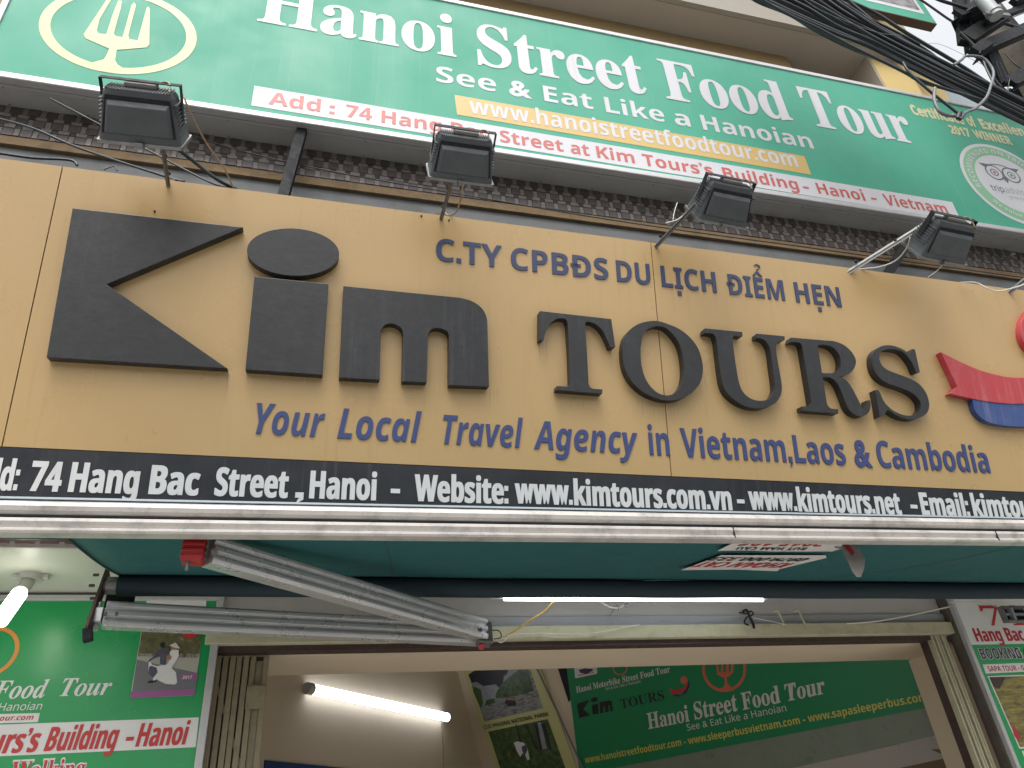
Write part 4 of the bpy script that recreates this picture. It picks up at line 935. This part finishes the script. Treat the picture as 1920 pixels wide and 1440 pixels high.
q = LW; part_b = flat('blue_board', LW, poly(LW, [(495,1426),(700,1446),(700,1500),(490,1500)]), mat('blue_edge', (.02,.05,.16), .5), bld, .012, thick=.01)

# ================================================================ WIRES AND HOOKS OVER THE DOOR
wire([(944,1194),(958,1188),(990,1166),(1020,1147),(1032,1135),(1038,1128)], [3.17,3.17,3.1,3.05,3.02,3.0], .0042, cabY, 'yellow wire running up to the tube light under the awning')
wire([(920,1182),(934,1182),(940,1190),(938,1196),(926,1198)], 3.1, .0026, cabM, 'small black wire loop beside the awning elbow')
wire([(928,1196),(936,1204),(944,1203),(954,1192),(962,1189)], 3.12, .0022, cabW, 'small white wire loop beside the awning elbow')
wire([(955,1190),(1010,1187),(1060,1189),(1120,1186),(1180,1174),(1200,1171)], 3.19, .002, cabW, 'thin white wire lying along the pale yellow lintel')
wire([(1120,1125),(1135,1134),(1150,1140),(1165,1138),(1172,1130)], 3.1, .003, cabW, 'white cable hanging below the middle of the porch tube light')
wire([(1160,1142),(1166,1134),(1174,1130),(1180,1133),(1172,1137)], 3.08, .0045, steel, 'little knot of wires under the porch tube light', 'wires')
wire([(1588,1169),(1640,1165),(1700,1155),(1760,1142),(1780,1138)], 3.15, .0034, cabW, 'white cable stretched to the right hand shop board')
for i, (x, m_, lb_) in enumerate(((1400, darkst, 'twisted dark wire hook left of the three above the door'), (1458, lintM, 'middle pale wire hook above the door'), (1497, lintM, 'right pale wire hook above the door'))):
    solo('wall_hook', MB().tube(smooth([at(x - 8, 1147, 3.2), at(x, 1144, 3.19), at(x + 5, 1155, 3.19), at(x + 12, 1170, 3.2), at(x + 14, 1178, 3.2)], 5), .0065 if i == 0 else .0048, 6), m_, lb_, 'hook', 'wire hooks above the door')

# ================================================================ RIGHT SHOP BOARD
RB = yplane(YS - .08)
rb = thing('shop_board', 'right hand shop board with Hang Bac in red, Booking lettering and a rice terrace picture', 'sign', (3.6, YS, 1), None)
ul_ = RB.uv((1790, 1135))[0]; vtop = ZS - .004
part('board', MB().pbox(RB, ul_, ul_ + 1.3, .9, vtop, -.012, 0), ggreen, rb)
part('frame', MB().pbox(RB, ul_ - .022, ul_ - .001, .9, vtop, -.02, .008), bframe, rb, bevel=.002)
vA = RB.uv((1822, 1209))[1]
part('white_field', MB().prism(RB, [(ul_, vA), (ul_ + 1.3, vA), (ul_ + 1.3, vtop - .002), (ul_, vtop - .002)], .001, .001), swhite, rb)
ltext(RB, '74', (1836,1140), (1912,1140), (1850,1173), (1846,1137), sred, rb, sty='serif', n=.0018)
ltext(RB, 'Hang Bac', (1823,1180), (1914,1180), (1835,1203), (1830,1178), sredD, rb, sty='sans', n=.0018, off=.0, fat=.025)
ltext(RB, 'BOOKING', (1834,1218), (1911,1216), (1842,1236), (1834,1216), swhite, rb, sty='sans', n=.0016, off=.022, fat=.03)
ltext(RB, 'BOOKING', (1835,1218), (1910,1216), (1842,1236), (1834,1216), dkpurp, rb, sty='sans', n=.0034, off=.0)
ltext(RB, 'OFFICE', (1918,1218), (1975,1216), (1930,1234), (1934,1216), dkpurp, rb, sty='sans', n=.0034, off=.0)
flat('tour_band', RB, poly(RB, [(1842,1246),(1990,1240),(1996,1256),(1848,1263)]), swhite, rb, .0014)
ltext(RB, 'SAPA TOUR - GREEN', (1852,1253), (1945,1253), (1856,1259), (1853,1249), sredD, rb, sty='sans', n=.002)
flat('picture_border', RB, poly(RB, [(1851,1268),(2000,1262),(2060,1396),(1911,1404)]), swhite, rb, .0014)
rice = photo_mat('printed_rice_terrace', [(.03,.03,.01),(.12,.10,.03),(.30,.24,.06),(.42,.36,.10)], 9, (1, 1, 5), 5)
flat('picture', RB, poly(RB, [(1854,1270),(2000,1265),(2055,1393),(1912,1401)]), rice, rb, .002)
flat('picture_cloud', RB, poly(RB, [(1854,1270),(1885,1269),(1880,1280),(1873,1292),(1862,1288)]), mat('printed_sky', (.06,.03,.02), .5), rb, .0026)
flat('picture_figure', RB, poly(RB, [(1897,1362),(1902,1362),(1908,1374),(1914,1382),(1908,1390),(1900,1378)]), sredD, rb, .0026)
flat('price_band', RB, poly(RB, [(1915,1408),(2060,1400),(2090,1440),(1930,1448)]), swhite, rb, .002)
# plug and cable box hanging in front
pq = thing('cable_clamp', 'silver metal cable clamp hanging over the top of the right shop board', 'clamp', at(1895, 1150, 3.05))
c = at(1897, 1152, 3.05); mb = MB().box(c.x - .06, c.x + .1, c.y - .015, c.y + .015, c.z + .028, c.z + .04).box(c.x - .06, c.x + .1, c.y - .015, c.y + .015, c.z - .04, c.z - .03).box(c.x - .062, c.x - .05, c.y - .015, c.y + .015, c.z - .04, c.z + .04)
part('frame', mb, steel, pq, bevel=.002); part('bar', MB().box(c.x - .05, c.x + .1, c.y - .004, c.y + .008, c.z - .006, c.z + .006).box(c.x - .012, c.x + .0, c.y - .02, c.y + .02, c.z - .03, c.z + .028), pipe, pq)
part('block', MB().box(c.x - .045, c.x + .1, c.y + .009, c.y + .013, c.z - .029, c.z + .027), darkst, pq)
wire([(1780,1130),(1810,1128),(1850,1132),(1875,1140)], 3.1, .0026, cabW, 'thin white cord along the top of the right shop board')

# ================================================================ POSTERS INSIDE
ps = thing('park_poster', 'yellow edged poster of Cuc Phuong national park inside the doorway', 'poster', RW.hit((960, 1340)))
o9 = (860, 1240); f9 = lambda pts, n=0: [RW.uv((o9[0] + x / 7.2, o9[1] + y / 7.2), n) for x, y in pts]
def rp(name, pts, m, n, par=ps, thick=0): return part(name, MB().prism(RW, f9(pts, n), n - thick, n), m, par)
rp('sheet', [(30,40),(1085,40),(1590,1440),(1700,1720),(620,1840),(495,1440)], posterY, .012, thick=.011)
grn = photo_mat('printed_trees', [(.01,.015,.012),(.03,.06,.02),(.07,.12,.035),(.14,.17,.10)], 22, (1,1,1), 1)
wat = photo_mat('printed_water', [(.03,.035,.03),(.12,.12,.11),(.30,.31,.30),(.10,.10,.07)], 15, (1,1,4), 4)
skyp = mat('printed_pale_sky', (.30, .32, .34), .5, var=.3, nscale=30)
rp('picture', [(130,180),(330,40),(950,60),(1140,635),(350,815)], wat, .014)
rp('picture', [(180,280),(600,330),(620,180),(800,100),(760,330),(500,560),(350,600),(230,450)], skyp, .0145)
rp('picture', [(130,180),(330,60),(670,60),(655,170),(605,200),(600,290),(545,355),(500,310),(330,335),(240,275),(180,290)], mat('printed_rock', (.012,.013,.022), .5), .015)
rp('picture', [(500,440),(560,330),(640,250),(800,120),(940,110),(1010,400),(760,470),(500,500)], grn, .0152)
rp('picture', [(180,330),(300,380),(330,560),(300,640),(200,420)], grn, .0152)
rp('picture', [(350,600),(380,520),(480,500),(500,560)], grn, .0154)
rp('picture', [(620,560),(650,490),(740,480),(780,570),(770,600),(680,610)], mat('printed_boat', (.02,.02,.035), .5), .016)
rp('picture', [(640,520),(665,490),(740,490),(755,530)], skin, .0165)
rp('picture', [(400,950),(1200,780),(1440,1440),(1560,1740),(690,1760),(560,1440)], grn, .014)
trk = mat('printed_trunk', (.02,.02,.03), .5)
for (x0, x1, x2) in ((1020, 1065, 1100), (1110, 1165, 1230), (770, 790, 850), (900, 920, 1040)):
    rp('picture', [(x0, 850), (x1 - 10 if x1-x0 < 40 else x1, 840), (x2 + 30, 1190), (x2, 1190)], trk, .0148)
rp('picture', [(1060,830),(1110,820),(1190,1180),(1110,1190)], skyp, .0146)
rp('picture', [(745,1100),(790,1080),(880,1100),(930,1180),(960,1320),(930,1340),(880,1220),(830,1290),(790,1220)], swhite, .0155)
rp('picture', [(850,1150),(900,1130),(930,1190),(900,1260),(860,1220)], rider, .016)
uu0 = RW.uv((o9[0] + 345/7.2, o9[1] + 900/7.2), .016)
lay_l = RW.uv((o9[0] + 350/7.2, o9[1] + 922/7.2), .016); lay_r = RW.uv((o9[0] + 1215/7.2, o9[1] + 735/7.2), .016); lay_t = RW.uv((o9[0] + 340/7.2, o9[1] + 870/7.2), .016)
def skewtext(plane, text, bl, br, tl, m, par, sty='sans', off=0, n=.016):
    lay = layout(text, sty, off); xs = [x for _, v, _ in lay for x, y in v]; x0, x1 = min(xs), max(xs); H = capheight(sty, off)
    B0 = Vector(plane.uv(bl, n)); B1 = Vector(plane.uv(br, n)); T0 = Vector(plane.uv(tl, n)); mb = MB()
    for ch, v, f in lay:
        mb.add([plane.P(*(B0 + (B1 - B0) * ((x - x0) / (x1 - x0)) + (T0 - B0) * (y / H)), n) for x, y in v], f)
    part('printed_text', mb, m, par)
skewtext(RW, 'CUC PHUONG NATIONAL PARRK', (908.5,1367.5), (1029,1342), (906.5,1360.5), inkblk, ps)
solo('poster_rail', MB().tube([RW.hit((1003, 1246), .03), RW.hit((1050,1345), .03), RW.hit((1088, 1430), .03), RW.hit((1112,1490), .03)], .008, 8), steel, 'thin metal rail between the park poster and the green banner', 'rail')
bn = thing('inner_banner', 'dark green banner inside the shop with Hanoi Street Food Tour and small Kim TOURS logo', 'banner', RW.hit((1400, 1340)))
part('sheet', MB().prism(RW, [RW.uv(p, .02) for p in [(1058,1215),(1780,1190),(1800,1316),(1700,1334),(1110,1448),(1086,1444)]], .006, .02), dgreen, bn)
part('edge', MB().prism(RW, [RW.uv(p, .018) for p in [(1040,1235),(1062,1230),(1072,1312),(1066,1316)]], .004, .018), darkst, bn)
kb = dict(n=.0215)
skewtext(RW, 'Hanoi Motorbike Street Food Tour', (1081,1299), (1257,1260), (1079.5,1288), inkgry if False else btext if False else stickW, bn, 'serif', .006, .0215)
skewtext(RW, 'See & Eat Like a Hanoian', (1135,1294.5), (1201,1280), (1134.5,1289), stickW, bn, 'light', 0, .0215)
skewtext(RW, 'Hanoi', (1216,1367), (1293,1352), (1212,1338), stickW, bn, 'serif', .008, .0215)
skewtext(RW, 'Street', (1303,1349), (1384,1332), (1299,1318), stickW, bn, 'serif', .008, .0215)
skewtext(RW, 'Food', (1393,1331), (1464,1317), (1388,1300), stickW, bn, 'serif', .008, .0215)
skewtext(RW, 'Tour', (1474,1315), (1548,1300), (1470,1284), stickW, bn, 'serif', .008, .0215)
skewtext(RW, 'See & Eat Like a Hanoian', (1289,1370), (1475,1333), (1286.5,1358), stickW, bn, 'light', .004, .0215)
skewtext(RW, 'www.hanoistreetfoodtour.com - www.sleeperbusvietnam.com - www.sapasleeperbus.com', (1098,1431), (1740,1313), (1095.5,1419), yellowP, bn, 'sans', -.004, .0215)
fp = lambda pts, n=.0215: [RW.uv((1050 + x / 5.19, 1230 + y / 5.19), n) for x, y in pts]
def bpz(name, pts, m, n=.0215, holes=()): return part(name, MB().prism(RW, fp(pts, n), n, n, [fp(h, n) for h in holes]), m, bn)
bpz('small_logo', [(165,465),(290,425),(225,520),(300,575),(185,605)], inkblk)
bpz('small_logo', [(335 + 35*math.cos(t), 425 + 24*math.sin(t) - 5*math.cos(t)) for t in [2*math.pi*i/20 for i in range(20)]], inkblk)
bpz('small_logo', [(310,475),(370,462),(375,560),(318,572)], inkblk)
bpz('small_logo', [(383,450),(480,430),(505,440),(515,535),(490,540),(485,480),(470,480),(474,545),(440,550),(435,490),(420,492),(424,553),(390,558)], inkblk)
skewtext(RW, 'TOURS', (1050 + 598/5.19, 1230 + 515/5.19), (1050 + 1020/5.19, 1230 + 425/5.19), (1050 + 580/5.19, 1230 + 425/5.19), inkblk, bn, 'serif', 0, .0215)
bpz('small_logo', [(1105,370),(1180,385),(1240,300),(1258,225),(1262,290),(1230,360),(1170,395),(1115,393)], dkpurp, .0213)
bpz('small_logo', [(1062,312),(1130,330),(1200,310),(1235,260),(1240,300),(1205,345),(1140,372),(1075,370),(1085,345)], sred)
bpz('small_logo', [(1205 + 34*math.cos(t), 235 + 37*math.sin(t)) for t in [2*math.pi*i/24 for i in range(24)]], salmon, .0217)
rg = lambda a, b: [(1598 + a*math.cos(t), 130 + b*math.sin(t)) for t in [2*math.pi*i/48 for i in range(48)]]
bpz('fork_emblem', rg(215, 220), salmon, .0215, [rg(188, 190)])
bpz('fork_emblem', [(1515,60),(1535,60),(1545,150),(1565,158),(1570,60),(1590,60),(1590,155),(1610,160),(1620,60),(1640,60),(1640,150),(1660,155),(1670,60),(1690,60),(1690,150),(1650,195),(1620,210),(1630,260),(1660,300),(1700,310),(1610,335),(1550,320),(1590,300),(1605,270),(1600,212),(1530,180)], salmon, .0219)
bpz('small_logo', [(135,90),(360,90),(362,172),(148,218)], stickW)
bpz('small_logo', [(180,135),(240,120),(310,125),(325,140),(260,175),(200,165)], dkpurp, .022)
bpz('small_logo', [(172,186),(330,155),(330,162),(174,193)], sredD, .022)
rg2 = lambda a, b: [(585 + a*math.cos(t), 120 + b*math.sin(t)) for t in [2*math.pi*i/32 for i in range(32)]]
bpz('fork_emblem', rg2(72, 66), salmon, .0215, [rg2(60, 55)])

# ================================================================ UPPER RIGHT: GREEN FRAMED SIGN, POLE, CABLES
US = yplane(2.45)
us = thing('upper_sign', 'corner of a green framed picture sign high on the facade', 'sign', US.hit((1700, 20)))
br_ = US.uv((1756, 44)); part('board', MB().pbox(US, br_[0] - 1.6, br_[0], br_[1], br_[1] + 2.2, -.07, 0), green, us)
part('underside', MB().pbox(US, br_[0] - 1.6, br_[0], br_[1] - .012, br_[1] - .001, -.07, .0), rust, us)
pr = US.uv((1734, 27)); part('white_border', MB().prism(US, [(br_[0]-1.6, pr[1]), pr, (pr[0], pr[1] + 2), (br_[0]-1.6, pr[1] + 2)], .0015, .0015), bwhite, us)
pc = (pr[0] - .03, pr[1] + .05)
part('picture', MB().prism(US, [(br_[0]-1.6, pc[1]), pc, (pc[0], pc[1] + 2), (br_[0]-1.6, pc[1] + 2)], .003, .003), photo_mat('printed_scene', [(.03,.03,.04),(.12,.12,.14),(.32,.30,.30),(.20,.28,.36)], 14, (1,1,1), 7), us)
up = thing('utility_pole', 'rough concrete utility pole with black steel cross arms in the upper right corner', 'utility pole', (0, 0, 0))
pc0 = at(1866, 50, 2.2)
WO[up.name] = Vector((pc0.x, pc0.y, 0)); up.location = WO[up.name]
mb = MB(); zs_ = [0 + i * .25 for i in range(38)]
mb.tube([(pc0.x, pc0.y, z) for z in zs_], [.16 - .006 * z + .002 * math.sin(z * 9) for z in zs_], 20); part('shaft', mb, pole, up)
def beam(pa, pb, Y0, Y1, w, h_, nm='cross_arm', m=darkst):
    a = at(*pa, Y0); b = at(*pb, Y1); part(nm, MB().bar(a, b, w, h_).bar(a + Vector((0, 0, -h_/2)), b + Vector((0, 0, -h_/2)), w * 2.2, .008), m, up)
beam((1842,90), (1945,46), 2.02, 2.0, .03, .10)
beam((1828,100), (1850,84), 2.02, 2.0, .05, .09, 'clamp')
beam((1895,155), (1960,120), 2.02, 2.0, .03, .10)
beam((1796,28), (1905,-22), 2.02, 2.0, .03, .09)
beam((1815,72), (1880,30), 2.04, 2.0, .03, .12)
beam((1800,-10), (1812,82), 2.05, 2.1, .05, .10, 'plate')
beam((1812,20), (1830,62), 2.0, 2.1, .10, .03, 'plate')
beam((1850,92), (1880,158), 2.05, 2.1, .06, .05, 'plate')
beam((1888,170), (1905,200), 2.05, 2.1, .05, .06, 'plate')
beam((1868,118), (1884,156), 2.0, 2.0, .02, .03, 'plate')
beam((1900,5), (1950,-10), 1.98, 2.0, .04, .06)
beam((1850,40), (1930,10), 1.98, 2.0, .02, .05)
a = at(1830, -14, 1.9); b = at(1869, 30, 1.9); part('pipe', MB().tube([a, b], .045, 18).tube([b - (b-a).normalized() * .05, b - (b-a).normalized() * .03], .052, 18), pipe, up, 'pale grey pipe clamped to the pole')
part('pipe_clamp', MB().bar(b + Vector((-.1, 0, .0)), b + Vector((.13, 0, .05)), .02, .03), steel, up)
# cable bundle
def cpath(px, Ys, r, m, lab, group=None, nm='cable'):
    pts = smooth([at(x, y, Ys) for x, y in px], 8)
    return solo(nm, MB().tube(pts, r, 6), m, lab, 'cable', group)
main = [(1380,-62),(1507,-3),(1580,38),(1645,72),(1757,130),(1860,181),(1990,245)]
hw_ = [42, 38, 31, 23, 20, 20, 22]
rnd = random.Random(3)
for i in range(30):
    f = -1 + 2 * i / 29; dy = rnd.uniform(-.08, .08); px = []
    for (x, y), w in zip(main, hw_):
        ff = f + rnd.uniform(-.09, .09); px.append((x + ff * w * .48, y - ff * w * .80))
    cpath(px, 1.98 + dy, rnd.uniform(.009, .0135), cabM, 'black cable in the thick bundle crossing the upper right corner', 'cables of the thick overhead bundle')
for off_ in (0, 6, -5):
    cpath([(1395,-18+off_),(1425,1+off_*.8),(1480,28),(1533,56+off_*.7),(1603,92+off_*.4),(1666,119-off_*.3),(1697,136),(1728,152+off_*.3),(1777,168),(1850,190)], 1.93 + off_*.004, .0085, cabM,
          ['lower black cable strand below the thick bundle', 'lowest black cable strand below the thick bundle', 'uppermost black cable strand of the lower group under the thick bundle'][[0,6,-5].index(off_)])
cpath([(1693,117),(1706,137),(1740,168),(1775,196),(1802,217)], 1.9, .008, cabM, 'black cable branching down to the tied loop')
cpath([(1540,-30),(1570,-8),(1640,24),(1700,62),(1800,122),(1858,160),(1930,202)], 2.06, .012, cabM, 'thick single black cable above the bundle')
cpath([(1590,0),(1640,42),(1680,66),(1720,84),(1745,100),(1760,112),(1800,140),(1830,158)], 2.02, .010, cabM, 'wavy black cable hugging the upper side of the bundle')
cpath([(1560,-8),(1620,30),(1665,52),(1700,70),(1725,84)], 1.96, .007, cabM, 'short looping black cable over the bundle at the picture top')
cpath([(1700,-16),(1727,0),(1770,30),(1800,52),(1815,80),(1829,101),(1860,140),(1877,162),(1900,180)], 2.1, .008, cabM, 'black cable falling from the top edge towards the cross arms')
cpath([(1735,-14),(1762,0),(1800,12),(1846,30),(1900,49),(1960,64)], 2.0, .012, cabM, 'black cable crossing in front of the cross arms')
cpath([(1640,76),(1700,92),(1758,82),(1840,120),(1890,140)], 2.3, .0012, cabM, 'very thin wire against the white sky')
cpath([(1500,-6),(1540,20),(1600,45),(1650,62),(1690,66)], 1.86, .0022, cabG, 'thin pale wire over the face of the bundle')
cpath([(1753,165),(1752,188),(1762,209),(1780,217),(1802,217)], 1.86, .0095, cabG, 'grey conduit loop hanging in front of the green sign')
cpath([(1802,217),(1815,209),(1829,203),(1849,183),(1858,160),(1863,137),(1854,119),(1838,107),(1812,105),(1803,112),(1788,122)], 1.86, .0085, cabG, 'grey conduit curl rising above the bundle')
cpath([(1795,222),(1800,210),(1806,216),(1800,224)], 1.85, .009, cabM, 'black tape knot tying the conduit loop')
for i, (px, lab) in enumerate([([(1800,60),(1835,95),(1850,130),(1870,170)], 'black drop wire beside the pole'), ([(1884,100),(1905,122),(1918,128),(1930,124)], 'thin black wire across the concrete pole'),
        ([(1893,148),(1890,165),(1891,178)], 'short black wire hanging below the lower cross arm'), ([(1880,40),(1905,30),(1935,18)], 'black wire behind the pipe at the right edge')]):
    cpath(px, 2.0, .004 if i else .007, cabM, lab)

wire([(1386,1148),(1398,1150),(1408,1146),(1412,1152),(1400,1158),(1396,1168),(1404,1172)], 3.17, .004, darkst, 'dark scrap of wire wound round the left hook above the door')
wire([(1412,1158),(1430,1162),(1452,1166),(1475,1172)], 3.19, .0014, cabW, 'very thin wire strung between the hooks above the door')
# rain and rust runs on the ochre panels, below and beside the raised letters (thin dried deposits)
stain = mat('dried_run_marks', (.31, .235, .14), .6)
stain2 = mat('pale_run_marks', (.56, .43, .26), .5)
rs = random.Random(11)
mb1 = MB(); mb2 = MB()
for (x0, x1, y, n_, L_) in ((1190, 1330, 752, 34, .085), (1420, 1500, 768, 12, .05), (1655, 1730, 790, 16, .05), (1010, 1030, 630, 6, .13), (1058, 1100, 745, 8, .05), (425, 440, 694, 6, .12), (915, 935, 730, 8, .10), (1310, 1330, 700, 8, .11), (100, 420, 690, 14, .03), (470, 600, 708, 8, .03)):
    for i in range(n_):
        u, v = SP.uv((rs.uniform(x0, x1), y + rs.uniform(-6, 10)), 0); w = rs.uniform(.0004, .0011); l = L_ * rs.uniform(.3, 1)
        (mb1 if rs.random() < .6 else mb2).prism(SP, [(u - w, v), (u + w, v), (u + w * .2, v - l), (u - w * .2, v - l)], .0003, .0003)
part('run_marks', mb1, stain, sgn, kind='stuff'); part('run_marks', mb2, stain2, sgn, kind='stuff')
